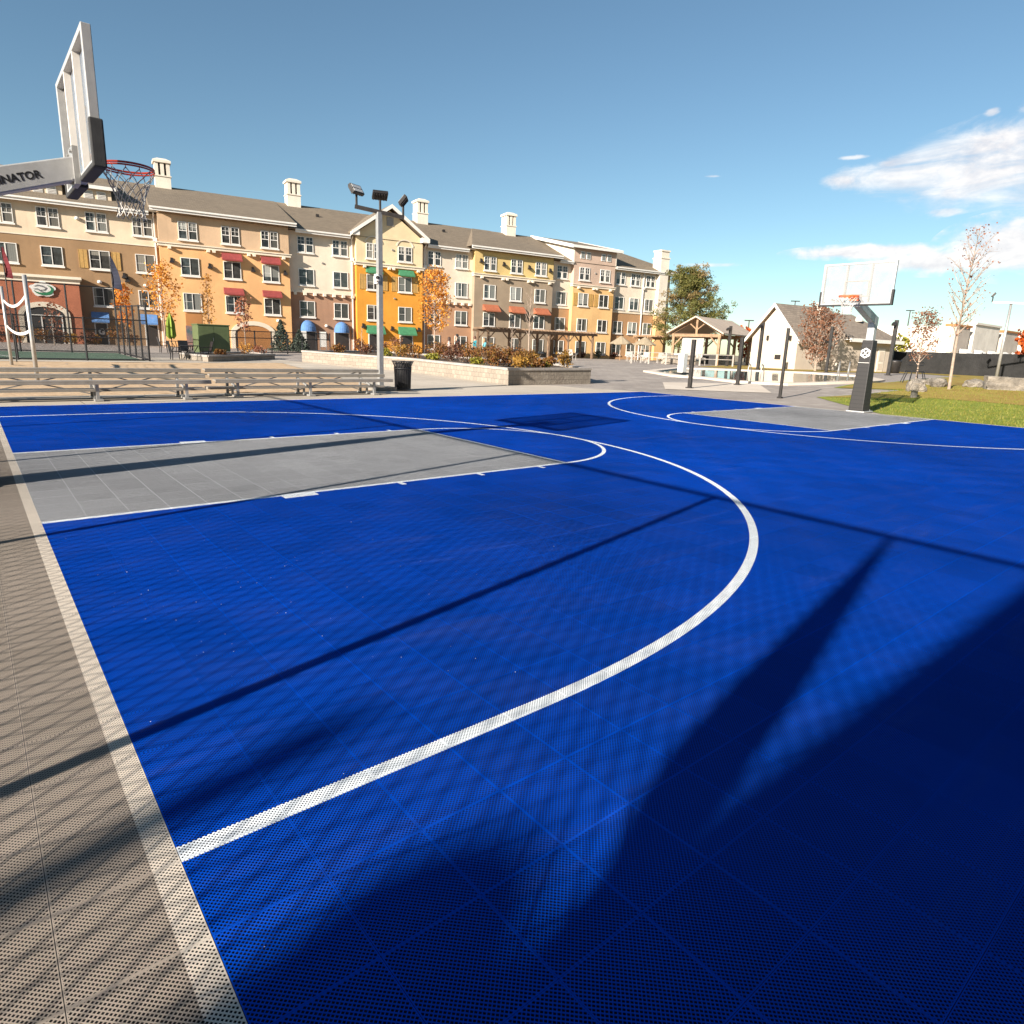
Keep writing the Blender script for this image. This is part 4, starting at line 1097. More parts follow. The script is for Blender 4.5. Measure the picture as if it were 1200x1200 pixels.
spec = [(17.0, 12.75, .62, .5, 1, 'small golden low shrub nearest the planter corner'), (19.9, 12.95, .85, .52, 1, 'round golden orange shrub at the right end of the stone planter'),
        (18.6, 13.2, .4, .4, 3, 'low yellow green tuft in front of the right part of the planter'), (17.9, 13.9, .75, .6, 0, 'rusty shrub just behind the planter front wall, right of its corner'),
        (19.0, 14.6, .85, .6, 0, 'full rusty shrub behind the low green tuft in the planter'), (16.9, 14.6, .95, .6, 0, 'rusty red shrub at the left of the planter corner'),
        (20.3, 15.6, .8, .6, 1, 'golden shrub at the back right of the stone planter'), (17.4, 16.2, .45, .5, 3, 'bright yellow green shrub amid the rusty planter shrubs'),
        (18.8, 16.6, 1.0, .65, 0, 'tallest rusty shrub in the middle of the stone planter'), (17.2, 18.0, 1.0, .65, 2, 'dark maroon shrub in front of the two dark-haired people'),
        (18.6, 19.0, 1.05, .7, 2, 'wide dark maroon shrub under the person in black'), (17.6, 20.0, .45, .5, 3, 'yellow shrub near the planter wall, left of the maroon pair'),
        (20.0, 18.5, .9, .6, 0, 'rusty shrub in front of the couple in teal'), (17.5, 21.8, .8, .6, 0, 'reddish shrub above the middle of the planter left wall'),
        (19.5, 22.0, .85, .6, 2, 'maroon shrub deep in the planter behind the yellow shrub'), (17.0, 23.6, .5, .5, 3, 'yellow green clump above the trash can'),
        (16.6, 25.2, .7, .6, 2, 'dark twiggy shrub left of the trash can top'), (15.9, 27.2, .6, .55, 0, 'small rusty shrub near the far left end of the stone planter'),
        (18.3, 26.6, .95, .65, 2, 'dark shrub behind the light pole in the stone planter'), (21.2, 17.5, .7, .55, 1, 'small golden shrub near the planter far right edge'),
        (18.2, 12.9, .5, .42, 0, 'small rusty shrub right behind the planter cap'), (20.9, 20.5, .8, .6, 0, 'rusty shrub at the back edge of the planter by the pergola'),
        (19.4, 13.5, .55, .45, 0, 'low rusty shrub left of the round golden orange one'), (18.9, 15.6, .95, .65, 0, 'broad rusty shrub behind the middle of the planter front wall'),
        (19.9, 16.8, 1.0, .6, 2, 'dark maroon shrub behind the golden ones at the planter back right'), (17.7, 15.1, .9, .6, 2, 'dark maroon shrub close behind the planter corner'),
        (17.9, 17.2, 1.05, .65, 0, 'tall rusty shrub left of the tallest one'), (18.4, 21.0, 1.0, .7, 0, 'wide rusty shrub between the maroon ones and the light pole'), (17.3, 22.9, .8, .6, 1, 'golden shrub above the right side of the trash can')]
for x, y, h, r, ci, lb in spec:
    k = names[ci][0]; shrub(x, y, gz(x, y) + .5, h, r, L[k], lb, n=380, group='shrubs in the stone planter')
for i, (s, off, h, r, k, lb) in enumerate([(-7.6, 3.2, .9, .7, 'maroon', 'dark shrub at the left picture edge before the red block'), (-6.4, 3.4, .8, .65, 'gold', 'golden shrub left of the red entrance arch'), (-5.0, 3.6, .9, .65, 'rust', 'rusty shrub under the left side of the entrance arch'),
        (-3.9, 3.3, .85, .6, 'maroon', 'dark maroon shrub in front of the entrance doors'), (-3.1, 3.5, .7, .5, 'gold', 'yellow shrub at the right foot of the red block'), (-2.2, 3.2, .8, .6, 'maroon', 'maroon shrub at the corner of the red block'),
        (-1.7, 2.6, .6, .45, 'gold', 'small golden shrub left of the door with the letter'), (-.2, 4.0, 1.1, .75, 'rust', 'large rusty shrub right of the door with the letter'), (.9, 3.6, .8, .6, 'rust', 'rusty shrub beside the dark leaning fence panel'),
        (20.2, 2.0, 1.0, .55, 'maroon', 'dark shrub by the white downspout beside the orange block'), (23.4, 3.0, 1.3, .6, 'copper', 'tall brown clipped shrub between the green awnings'), (28.2, 3.0, .9, .8, 'maroon', 'dark low shrub left of the ground floor window of the rose wall'),
        (44.6, 2.5, .7, .6, 'maroon', 'dark shrub under the right end of the pergola'), (46.9, 2.2, .6, .5, 'maroon', 'small dark shrub at the corner of the apricot block'), (49.2, 2.2, .7, .5, 'spruce', 'dark green shrub between the apricot ground floor windows'), (51.6, 2.3, .7, .55, 'maroon', 'maroon shrub left of the thatched umbrellas')]):
    x, y = fw(s, off); shrub(x, y, gz(x, y) - .02, h * 1.35, r * 1.3, L[k], lb, n=300, size=.11, group='foundation shrubs along the apartments')
for x, y, h, r, k, lb in ((10.2, 29.3, .5, .4, 'rust', 'rusty tuft in the low planter by the green cabinet'), (12.3, 31.6, .75, .55, 'amber', 'tan shrub right of the green cabinet'), (13.4, 32.6, .6, .5, 'pink', 'pinkish shrub right of the tan shrub by the low planter')):
    shrub(x, y, gz(x, y) + .22, h, r, L[k], lb, n=260, group='low planter shrubs')

# ------------------------------------------------------------------ bleachers
def bleacher(x0, x1, y0, legs, label):
    o = thing('bleacher', (x0, y0, gz(x0, y0) - .012), label, 'bleacher', 0, 'low aluminium bleachers'); W = x1 - x0
    for y, z, w_ in ((.14, .44, .25), (.62, .55, .22), (1.0, .66, .25)):
        mb = MB(); mb.box(0, W, y - w_ / 2, y + w_ / 2, z - .04, z); mb.box(0, W, y - w_ / 2 - .004, y - w_ / 2 + .02, z - .085, z - .041)
        bevel(mb.build('seat_plank', M['alu_plank'], o), .006)
    for y, z in ((.62, .22), (.86, .22)):
        mb = MB(); mb.box(0, W, y - .12, y + .12, z - .05, z); mb.build('foot_plank', M['alu_plank'], o)
    for lx in legs:
        q = lx - x0; mb = MB()
        mb.box(q - .03, q + .03, .1, .16, .0, .40); mb.box(q - .03, q + .03, .96, 1.02, .0, .62); mb.box(q - .025, q + .025, .55, .6, .0, .185)
        mb.box(q - .028, q + .028, .0, 1.15, .0, .035); mb.bar((q, .13, .2), (q, 1.0, .42), .04, .05); mb.box(q - .024, q + .024, .56, 1.0, .15, .184)
        mb.box(q - .08, q + .08, -.02, .2, -.0, .045)
        mb.build('leg', M['galv'], o)
    for a, b_ in zip(legs[:-1], legs[1:]):
        mb = MB(); mb.bar((a - x0, 1.05, .08), (b_ - x0, 1.05, .60), .02, .025); mb.bar((a - x0, 1.08, .60), (b_ - x0, 1.08, .08), .02, .025); mb.build('brace', M['galv'], o)
    return o
bleacher(-3.2, 4.15, 8.72, (-2.6, -.3, 1.83, 3.62), 'longer aluminium bleacher at the left, cut by the picture edge')
bleacher(4.3, 9.15, 8.95, (4.85, 6.72, 8.6), 'shorter aluminium bleacher ending at the light pole')

# ------------------------------------------------------------------ light poles, trash can, cabinet
def flood(o, p, ang, tilt):
    mb = MB(); mb.box(-.22, .22, -.05, .05, -.15, .15)
    for i in range(6): mb.box(-.2 + i * .075, -.18 + i * .075, .05, .085, -.13, .13)
    h = bevel(mb.build('floodlight', M['bronze'], o), .012); h.location = p
    h.rotation_euler = (tilt, 0, ang)
    for q in (-.1, .1):
        mb = MB(); mb.box(-.18, .18, -.058, -.051, q * .65 - .05, q * .65 + .05); mb.build('lens', M['white'], h)
lp = thing('light_pole', (9.58, 10.52, 0), 'white square court light pole with three floodlights standing beside the bleacher end', 'light pole')
mb = MB(); mb.box(-.075, .075, -.075, .075, .12, 5.15); mb.box(-.14, .14, -.14, .14, .1, .125); bevel(mb.build('pole', M['galv'], lp), .008)
mb = MB(); mb.box(-.3, .42, -.28, .28, -.03, .1); mb.build('footing', M['concrete_base'], lp)
mb = MB(); mb.bar((-.62, .30, 5.26), (.66, -.32, 5.06), .1, .1); mb.build('crossbar', M['bronze'], lp)
for q, an, ti in ((-.95, R(20), R(-35)), (.02, R(160), R(-60)), (.98, R(235), R(-40))):
    p = Vector((.02, -.01, 5.16)) + Vector((.62, -.31, -.10)) * q
    mb = MB(); mb.tube([p + Vector((0, 0, .04)), p + Vector((0, 0, .32))], .035, 8); mb.build('stem', M['bronze'], lp)
    flood(lp, p + Vector((0, 0, .46)), an, ti)
mb = MB(); mb.box(-.13, -.075, -.1, .1, 3.15, 3.42); mb.lathe([(.02, 0), (.09, .02), (.1, .14), (.04, .19)], (-.15, -.13, 3.2), 12); mb.build('camera_box', M['white'], lp)
mb = MB(); mb.lathe([(.06, 0), (.065, .05), (.03, .08)], (-.17, -.2, 3.27), 12); mb.build('camera_lens', M['black'], lp)

tc = thing('trash_can', (10.29, 10.39, -.012), 'black slatted metal trash can with flared rim beside the light pole', 'trash can')
mb = MB(); n = 26
for k in range(n):
    a = 2 * PI * k / n; c, s_ = math.cos(a), math.sin(a)
    prev = None
    for (r, z) in ((.235, .04), (.245, .5), (.262, .74), (.33, .9)):
        p = (r * c, r * s_, z)
        if prev: mb.bar(prev, p, .034, .008)
        prev = p
mb.build('slat', M['black'], tc)
mb = MB(); mb.ring((0, 0, .05), .235, .018, 30, 6); mb.ring((0, 0, .9), .332, .016, 30, 6); mb.ring((0, 0, .68), .262, .014, 30, 6); mb.build('hoop_band', M['black'], tc, smooth=True)
mb = MB(); mb.lathe([(.20, .04), (.215, .86), (.2, .86), (.185, .1)], n=24); mb.build('liner', M['dark'], tc, smooth=True)

gx, gy = 11.38, 35.82
gb = thing('utility_cabinet', (gx, gy, gz(gx, gy)), 'dark green utility cabinet standing before the orange block', 'cabinet')
mb = MB(); mb.box(-.55, 1.3, 0, 1.3, .0, 1.78); mb.box(-.59, 1.34, -.04, 1.34, 1.781, 1.85); bevel(mb.build('body', M['greenbox'], gb), .02)
mb = MB(); mb.box(-.5, .36, -.02, -.002, .12, 1.7); mb.box(.39, 1.25, -.02, -.002, .12, 1.7); mb.build('door', M['greenbox'], gb)
mb = MB(); mb.box(.3, .33, -.05, -.021, .85, 1.05); mb.build('handle', M['galv'], gb)

# posts round the pool
def lamp_post(x, y, h, w_, lamp, label):
    o = thing('post', (x, y, gz(x, y) - .03), label, 'post', 0, 'dark bronze posts around the pool')
    mb = MB(); mb.bar((0, 0, 0), (0, 0, h), w_, w_); mb.box(-w_ * .9, w_ * .9, -w_ * .9, w_ * .9, 0, .06); bevel(mb.build('shaft', M['bronze'], o), .01)
    if lamp:
        mb = MB(); mb.bar((-w_ / 2, 0, h - .28), (-w_ / 2 - .22, 0, h - .22), .05, .05); mb.hexa([(-.5, -.11, h - .42), (-.24, -.11, h - .32), (-.24, .11, h - .32), (-.5, .11, h - .42), (-.55, -.11, h - .28), (-.28, -.11, h - .14), (-.28, .11, h - .14), (-.55, .11, h - .28)])
        mb.build('spotlight', M['bronze'], o)
    return o
lamp_post(23.07, 8.75, 2.0, .14, 0, 'short dark post at the left side of the pale concrete pad')
lamp_post(27.3, 9.15, 2.16, .14, 0, 'short dark post at the right side of the pale concrete pad')
lamp_post(52.35, 25.86, 3.5, .2, 1, 'tall dark post with spotlight just in front of the timber pavilion')
lamp_post(46.65, 19.49, 3.5, .2, 1, 'tall dark post with spotlight before the left end of the pool house gable')
lamp_post(22.21, 4.26, 2.45, .09, 0, 'thin dark post standing alone between the court and the pool')
lamp_post(64.4, 26.5, 3.8, .22, 0, 'dark post against the right half of the pool house gable')
lamp_post(60.0, 22.6, 3.4, .2, 0, 'dark post half hidden behind the copper tree')
lamp_post(49.88, 15.76, 3.35, .17, 0, 'dark post just right of the copper tree')
lamp_post(50.95, 11.79, 3.85, .22, 1, 'dark post with spotlight right of the far hoop, beside the waste bin')

# ------------------------------------------------------------------ pool
pool = [(32.7, 18.22), (30.67, 14.68), (30.9, 13.0), (29.57, 10.62), (29.74, 8.14), (31.59, 7.4), (34.31, 6.77), (40.5, 8.6), (44.85, 11.39), (45.11, 15.18), (42.13, 18.7), (39.42, 21.12)]
ctr = Vector((sum(p[0] for p in pool) / len(pool), sum(p[1] for p in pool) / len(pool)))
WZ = max(gz(*p) for p in pool) * .0
def water():
    m, t, b = newmat('pool_water'); p = t.pos()
    b.inputs['Base Color'].default_value = (.03, .09, .10, 1); b.inputs['Roughness'].default_value = .04; b.inputs['Specular IOR Level'].default_value = .8
    t.l.new(t.bump(t.noise(2.2, p, 3), .05, .05), b.inputs['Normal']); return m
sheet('pool_water', pool, .012, water())
mb = MB(); n = len(pool)
for i in range(n):
    a, b_ = Vector(pool[i]), Vector(pool[(i + 1) % n])
    ao = a + (a - ctr).normalized() * .75; bo = b_ + (b_ - ctr).normalized() * .75; k = 4
    for j in range(k):
        P = [a.lerp(b_, j / k), a.lerp(b_, (j + 1) / k), ao.lerp(bo, (j + 1) / k), ao.lerp(bo, j / k)]
        mb.hexa([(p.x, p.y, gz(p.x, p.y) - .03) for p in P] + [(p.x, p.y, gz(p.x, p.y) + .07) for p in P])
tag(mb.build('pool_coping', M['padc']), kind='structure')
pw = thing('pool_lift', (33.1, 16.55, gz(33.1, 16.55)), 'white pool lift pedestal at the near edge of the pool', 'pool lift')
mb = MB(); mb.box(-.2, .2, -.2, .2, .07, 1.2); bevel(mb.build('pedestal', M['white'], pw), .03)
mb = MB(); mb.box(-.42, .42, -.3, .3, .0, .07); mb.build('base', M['bronze'], pw)
def handrail(x, y, rz, label):
    o = thing('pool_handrail', (x, y, gz(x, y) - .02), label, 'handrail', rz, 'stainless handrails at the pool')
    for q in (-.3, .3):
        mb = MB(); mb.tube([(0, q, 0), (0, q, .75), (.12, q, .92), (.5, q, .85), (.85, q, .5), (.9, q, .02)], .025, 8); mb.build('rail', M['galv'], o, smooth=True)
handrail(29.4, 9.6, R(20), 'stainless pool handrail at the near right corner of the pool')
handrail(45.3, 12.4, R(200), 'stainless pool handrail at the far right end of the pool near the hoop post')
handrail(46.3, 25.6, R(220), 'stainless pool handrail at the far left side of the pool before the pavilion')

# ------------------------------------------------------------------ timber pavilion and pergolas
pv = thing('timber_pavilion', (54.0, 30.6, gz(54, 30.6)), 'open timber pavilion with tan gable roof at the far side of the pool', 'pavilion', R(12))
PWd, PLn, PE, PA = 2.3, 8.5, 2.85, 4.35
for x in (.15, 4.2, PLn - .15):
    for y in (-PWd, PWd):
        mb = MB(); mb.box(x - .12, x + .12, y - .12, y + .12, -.1, PE - .3); mb.build('post', M['timber'], pv)
        mb = MB(); sgn = -1 if y > 0 else 1
        mb.bar((x, y + sgn * .1, PE - 1.1), (x, y + sgn * .85, PE - .3), .1, .12); mb.build('brace', M['timber'], pv)
mb = MB()
for x in (.15, 4.2, PLn - .15): mb.box(x - .1, x + .1, -PWd - .15, PWd + .15, PE - .3, PE - .02)
for y in (-PWd, PWd): mb.box(.27, PLn - .27, y - .09, y + .09, PE - .298, PE - .04)
mb.build('beam', M['timber'], pv)
mb = MB(); mb.box(.06, .24, -.1, .1, PE - .02, PA - .15)
for s_ in (-1, 1):
    mb.bar((.15, 0, PE + .35), (.15, s_ * .75, PA - .55), .1, .1); mb.bar((.15, s_ * (PWd + .4), PE - .12), (.15, 0, PA - .1), .14, .16)
mb.build('truss', M['timber'], pv)
mb = MB()
for s_ in (-1, 1): mb.prism([(0, PA), (s_ * (PWd + .55), PE - .05), (s_ * (PWd + .55), PE + .07), (0, PA + .12)], 'x', -.45, PLn + .45)
mb.build('roof', mat('tan_metal_roof', (.60, .46, .33), .55, .1, .08, 2, .05), pv)
mb = MB(); mb.box(.35, .42, -.7, 1.5, .6, PE - .35); mb.build('sun_screen', M['canvas'], pv)
mb = MB(); mb.box(1.5, 6.5, -1.6, -.9, 0, 1.0); mb.box(5.5, 6.3, .2, 1.6, 0, 1.0); mb.build('counter', M['bronze'], pv)

def pergola(s0, s1, off0, off1, h, posts, label, m):
    x, y = fw(s0, off0); o = thing('pergola', (x, y, gz(x, y)), label, 'pergola', H); W = s1 - s0; D = off1 - off0
    for q in posts:
        for yy in (-.15, -D + .15):
            mb = MB(); mb.box(q - .1, q + .1, yy - .1, yy + .1, -.3, h - .28); mb.build('post', m, o)
            mb = MB()
            for sg in (-1, 1):
                if 0 < q + sg * .8 < W: mb.bar((q + sg * .06, yy, h - 1.0), (q + sg * .75, yy, h - .3), .09, .1)
            if mb.v: mb.build('brace', m, o)
    mb = MB()
    for yy in (-.15, -D + .15): mb.box(-.4, W + .4, yy - .07, yy + .07, h - .28, h - .04)
    mb.build('beam', m, o)
    mb = MB(); n = int(W / .42)
    for i in range(n + 1): q = i * W / n; mb.box(q - .035, q + .035, -D - .35, .3, h - .04, h + .14)
    mb.build('rafter', m, o)
    return o
pergola(32.3, 46.0, 3.0, 5.6, 2.75, (.2, 4.0, 7.6, 10.2, 13.5), 'long brown timber pergola in front of the taupe block', M['dtimber'])
pergola(53.6, 58.6, 3.5, 6.3, 2.75, (.2, 4.7), 'pale timber pergola between the apartments and the pavilion', M['timber'])

# ------------------------------------------------------------------ pool house
PHx, PHy = 54.6, 25.0
ph = thing('pool_house', (PHx, PHy, gz(PHx, PHy)), 'single storey cream pool house with shingle roof behind the pool', 'building', R(-9))
PHE = 11.4; GW = 4.7; GE = 2.7; GP = 5.25
mb = MB(); mb.prism([(0, -.4), (0, GE), (-GW / 2, GP - .1), (-GW, GE), (-GW, -.4)], 'x', 0, 6.6); mb.build('wall', S['pool'], ph)
mb = MB(); mb.box(3.5, PHE, -6.2, -1.2, -.4, GE - .05); mb.build('wall', S['pool'], ph)
mb = MB()
ov = .5; sl_ = (GP - GE) / (GW / 2)
mb.prism([(ov, GE - ov * sl_ + .02), (-GW / 2, GP), (-GW - ov, GE - ov * sl_ + .02), (-GW - ov, GE - ov * sl_ + .2), (-GW / 2, GP + .18), (ov, GE - ov * sl_ + .2)], 'x', -.45, 7.0)
mb.build('roof', M['shingle2'], ph)
for (ya, yb) in ((ov, -GW / 2), (-GW - ov, -GW / 2)):
    mb = MB(); za, zb = GE - ov * sl_, GP
    mb.prism([(ya, za - .1), (yb, zb - .1), (yb, zb + .2), (ya, za + .2)], 'x', -.53, -.452); mb.build('verge', M['white'], ph)
mb = MB(); y0, y1, x0, x1, zr, ze = -6.75, -.6, 4.0, PHE + .6, 4.9, GE - .05; ym = (y0 + y1) / 2
mb.add([(x0, y0, ze), (x1, y0, ze), (x1, y1, ze), (x0, y1, ze), (x0, ym, zr), (x1 - 3.4, ym, zr)], [(0, 1, 5, 4), (2, 3, 4, 5), (1, 2, 5), (0, 4, 3), (0, 3, 2, 1)])
mb.build('roof', M['shingle2'], ph)
mb = MB(); mb.box(x0, x1, y0 - .08, y0 - .002, ze - .22, ze + .08); mb.box(x0, x1, y0, y0 + .53, ze - .07, ze - .02); mb.build('gutter', M['white'], ph)
mb = MB(); mb.box(4.0, 4.4, -3.6, -3.2, 4.0, 5.6); mb.box(3.95, 4.45, -3.65, -3.15, 5.6, 5.7); mb.build('chimney', S['chimney'], ph)
mb = MB(); mb.lathe([(.3, 0), (.3, .25), (.12, .5)], (8.2, -4.6, 4.3), 12); mb.build('roof_vent', M['white'], ph)
for x in (9.5, 11.0): 
    pass
mb = MB(); mb.box(PHE - 2.2, PHE - 1.2, -6.26, -6.201, -.1, 2.0); dr = mb.build('door', M['trim'], ph)
mb = MB(); mb.box(PHE - 2.05, PHE - 1.35, -6.28, -6.261, .15, .7); mb.box(PHE - 2.05, PHE - 1.35, -6.28, -6.261, .9, 1.75); mb.build('door_panel', S['pool'], dr)
mb = MB(); mb.box(-.03, -.001, -3.2, -2.6, .75, 1.15); mb.build('wall_box', M['bronze'], ph)
for yy in (-1.7, -4.0):
    mb = MB(); mb.box(-.16, -.001, yy - .07, yy + .07, 2.35, 2.75); mb.build('wall_lamp', M['bronze'], ph)
mb = MB(); mb.box(7.0, PHE - 3, -6.23, -6.201, 1.35, 1.45); mb.build('wall_rail', M['louver'], ph)

# ------------------------------------------------------------------ right side: fence, store, lamp, boulders
def screen_fence(pts, h, label):
    x, y = pts[0]; o = thing('screen_fence', (x, y, 0), label, 'fence')
    mb = MB(); n = len(pts); N_ = 40
    for i in range(n - 1):
        a, b_ = Vector(pts[i]), Vector(pts[i + 1]); k = max(2, int((b_ - a).length / 1.2))
        for j in range(k):
            p, q = a.lerp(b_, j / k), a.lerp(b_, (j + 1) / k); w0, w1 = .06 * math.sin(j * 2.3), .06 * math.sin((j + 1) * 2.3)
            zp, zq = gz(p.x, p.y), gz(q.x, q.y)
            P = [(p.x - x + w0, p.y - y), (q.x - x + w1, q.y - y), (q.x - x + w1 + .02, q.y - y), (p.x - x + w0 + .02, p.y - y)]; Z = [zp, zq, zq, zp]
            mb.hexa([(c[0], c[1], z) for c, z in zip(P, Z)] + [(c[0], c[1], z + h + .02 * math.sin(j)) for c, z in zip(P, Z)])
            if j % 2 == 0:
                m2 = MB(); m2.tube([(p.x - x + .1, p.y - y, zp - .1), (p.x - x + .1, p.y - y, zp + h + .08)], .035, 7); m2.build('post', M['bronze'], o)
    mb.build('screen', M['darkfab'], o)
screen_fence([(71.5, 22.5), (67.9, 18.0), (65.4, 8.0), (60, -8), (52, -24)], 1.85, 'long fence covered in black screen fabric behind the grass mound')
st = thing('store_building', (110.5, 27.3, .3), 'pale flat roofed store building with stepped parapets beyond the black screen fence', 'building', R(0))
mb = MB(); mb.box(0, 75, 0, 28, 0, 5.9); mb.build('wall', S['store_shaded'], st)  # darker beige puts this front's shade into the colour
mb = MB(); mb.box(-.15, -.002, -.1, 28, 0, 6.3); mb.build('side_wall', S['store'], st)  # paler copy of the stucco for the sunlit side
for i, (a, b_, z) in enumerate(((0, 6, 6.3), (8, 20, 6.9), (23, 31, 6.4), (35, 46, 6.6), (50, 60, 6.4))):
    mb = MB(); mb.box(a, b_, -.8, .5, .1, z); q = mb.build('bay', S['store'] if i % 2 else S['store_shaded'], st)
    mb = MB(); mb.box(a - .2, b_ + .2, -1.0, .6, z, z + .3); mb.build('parapet', S['woodbrown'] if i % 2 == 0 else S['store'], q)
for i in range(9):
    s = 2.5 + i * 6.5
    mb = MB(); mb.box(s, s + 3, -.95, -.81, .6, 2.9); f = mb.build('window', M['dark'], st)
    mb = MB(); mb.hexa([(s - .2, -2.2, 2.3), (s + 3.2, -2.2, 2.3), (s + 3.2, -1.0, 2.5), (s - .2, -1.0, 2.5), (s - .2, -2.2, 2.4), (s + 3.2, -2.2, 2.4), (s + 3.2, -1.0, 3.2), (s - .2, -1.0, 3.2)]); mb.build('awning', M['white'], st)

lp2 = thing('light_pole', (55.3, 6.4, gz(55.3, 6.4) - .05), 'grey light pole with floodlight arm at the right edge by the black fence', 'light pole')
mb = MB(); mb.tube([(0, 0, 0), (0, 0, 5.2)], .1, 12, r2=.08); mb.build('pole', M['galv'], lp2, smooth=True)
mb = MB(); mb.bar((-.55, .95, 5.2), (.45, -1.3, 5.1), .12, .12); mb.build('crossbar', M['galv'], lp2)
for q in (-.95, .9):
    p = Vector((.0, 0, 5.16)) + Vector((.5, -1.1, -.05)) * q * .95
    mb = MB(); mb.tube([p, p + Vector((0, 0, .35))], .04, 8); mb.build('stem', M['bronze'], lp2)
    flood(lp2, p + Vector((0, 0, .5)), R(200 if q < 0 else 300), R(-35))
def far_pole(x, y, h, label):
    o = thing('street_lamp', (x, y, gz(x, y)), label, 'street lamp', 0, 'far parking lot lamps')
    mb = MB(); mb.tube([(0, 0, 0), (0, 0, h)], .12, 8, r2=.08); mb.build('pole', M['bronze'], o)
    mb = MB(); mb.bar((-.45, .45, h), (.45, -.45, h), .22, .14); mb.build('lamp_head', M['bronze'], o)
far_pole(97.5, 44.3, 9.2, 'far street lamp above the pool house roof ridge'); far_pole(87.8, 45.7, 5.9, 'far street lamp between the pavilion and the pool house'); far_pole(122.2, 37.3, 9.2, 'far street lamp behind the store, right of the far hoop post')

def boulder(x, y, a, b_, c, label, rz=0, seed=1, sub=3, block=False):
    bm = bmesh.new()
    if block:
        bmesh.ops.create_cube(bm, size=1.6); bmesh.ops.subdivide_edges(bm, edges=bm.edges[:], cuts=5, use_grid_fill=True)
    else: bmesh.ops.create_icosphere(bm, subdivisions=4, radius=1)
    for v in bm.verts:
        p = v.co.copy(); n_ = noise.noise(p * 1.3 + Vector((seed * 7, 0, 0))) * .35 + noise.noise(p * 3.1 + Vector((seed * 3, 1, 0))) * .16 + noise.noise(p * 7 + Vector((seed, 2, 0))) * .06
        p *= 1 + n_ * (.5 if block else 1)
        if not block: p = Vector([math.copysign(abs(q) ** .8, q) for q in p])
        v.co = Vector((p.x * a, p.y * b_, p.z * c))
    me = bpy.data.meshes.new('boulder'); bm.to_mesh(me); bm.free(); me.materials.append(M['boulder'])
    o = bpy.data.objects.new('boulder', me); COL.objects.link(o); o.location = (x, y, gz(x, y) + c * .35); o.rotation_euler = (0, 0, rz)
    return tag(o, label, 'boulder', 'boulders on the grass mound')
boulder(29.3, 2.35, .42, .36, .36, 'dark rounded boulder left of the young tree, behind the stump', .5, 2)
boulder(31.77, 2.34, .38, .3, .25, 'small round boulder just left of the tall young tree trunk', 0, 3)
boulder(32.8, 1.35, .45, .35, .24, 'flat dark boulder right of the tall young tree trunk', 0, 4)
boulder(32.3, .05, .5, .95, .42, 'big blocky tan boulder at the right of the mound', .4, 5, block=True)
boulder(33.6, -.5, .5, .5, .3, 'low pale boulder behind the big blocky one', .2, 6)
boulder(33.9, 3.2, .5, .4, .2, 'low flat boulder behind the black tree guard', .2, 8)
mb = MB(); mb.lathe([(.12, -.05), (.11, .3), (.095, .42), (.06, .44)], n=12); o = mb.build('stump', M['boulder']); o.location = (26.9, 1.55, gz(26.9, 1.55))
tag(o, 'short grey stone bollard standing on the grass in front of the dark boulder', 'bollard')
tgx, tgy = 40.0, 6.25
tg = thing('tree_guard', (tgx, tgy, gz(tgx, tgy)), 'black metal frame with slanted legs around the young tree by the plaza', 'tree guard')
for k in range(10):
    a = 2 * PI * k / 10; mb = MB(); mb.tube([(.62 * math.cos(a), .62 * math.sin(a), 0), (.42 * math.cos(a), .42 * math.sin(a), .62)], .022, 6); mb.build('leg', M['black'], tg)
for zz, rr in ((.62, .45), (.95, .36), (1.1, .36)):
    mb = MB(); mb.ring((0, 0, zz), rr, .025, 24, 6); mb.build('ring', M['black'], tg)
bx, by = 59.8, 14.8
bn = thing('waste_bin', (bx, by, gz(bx, by)), 'dark round waste bin beside the pool house corner, right of the far hoop', 'trash can')
mb = MB(); mb.lathe([(.42, 0), (.48, .9), (.5, .98), (.44, 1.0)], n=18); mb.build('body', M['bronze'], bn, smooth=True)
mb = MB(); mb.ring((0, 0, 1.0), .46, .05, 20, 6); mb.build('rim', M['black'], bn)

# ------------------------------------------------------------------ volleyball net, flags, tennis fence, tables
vn = thing('volleyball_net', (1.22, 15.39, 0), 'sagging white volleyball net between two grey poles on the sand', 'volleyball net')
pA, pB = Vector((0, 0, 0)), Vector((1.06 - 1.22, 24.39 - 15.39, .08))
for p in (pA, pB):
    mb = MB(); mb.tube([p + Vector((0, 0, -.2)), p + Vector((0, 0, 2.92))], .055, 12); mb.build('pole', M['galv'], vn, smooth=True)
def sag(z0, z1, d, n=14): return [pA.lerp(pB, i / n) + Vector((.02, 0, z0 + (z1 - z0) * i / n - d * 4 * (i / n) * (1 - i / n))) for i in range(n + 1)]
for nm, z0, z1, d in (('top_band', 2.44, 2.40, .28), ('bottom_band', 1.45, 1.46, .20)):
    q = sag(z0, z1, d); mb = MB()
    for a, b_ in zip(q[:-1], q[1:]): mb.bar(a, b_, .025, .085)
    mb.build(nm, M['white'], vn)
top, bot = sag(2.42, 2.38, .28, 40), sag(1.47, 1.48, .20, 40); mb = MB()
for i in range(0, 41): mb.bar(top[i], bot[i], .006, .006)
for k in range(1, 6): 
    for i in range(40): mb.bar(top[i].lerp(bot[i], k / 6), top[i + 1].lerp(bot[i + 1], k / 6), .006, .006)
mb.build('mesh', M['black'], vn)
mb = MB(); mb.bar(top[-1], bot[-1], .03, .07); mb.bar(top[0], bot[0], .03, .07); mb.build('side_band', M['white'], vn)

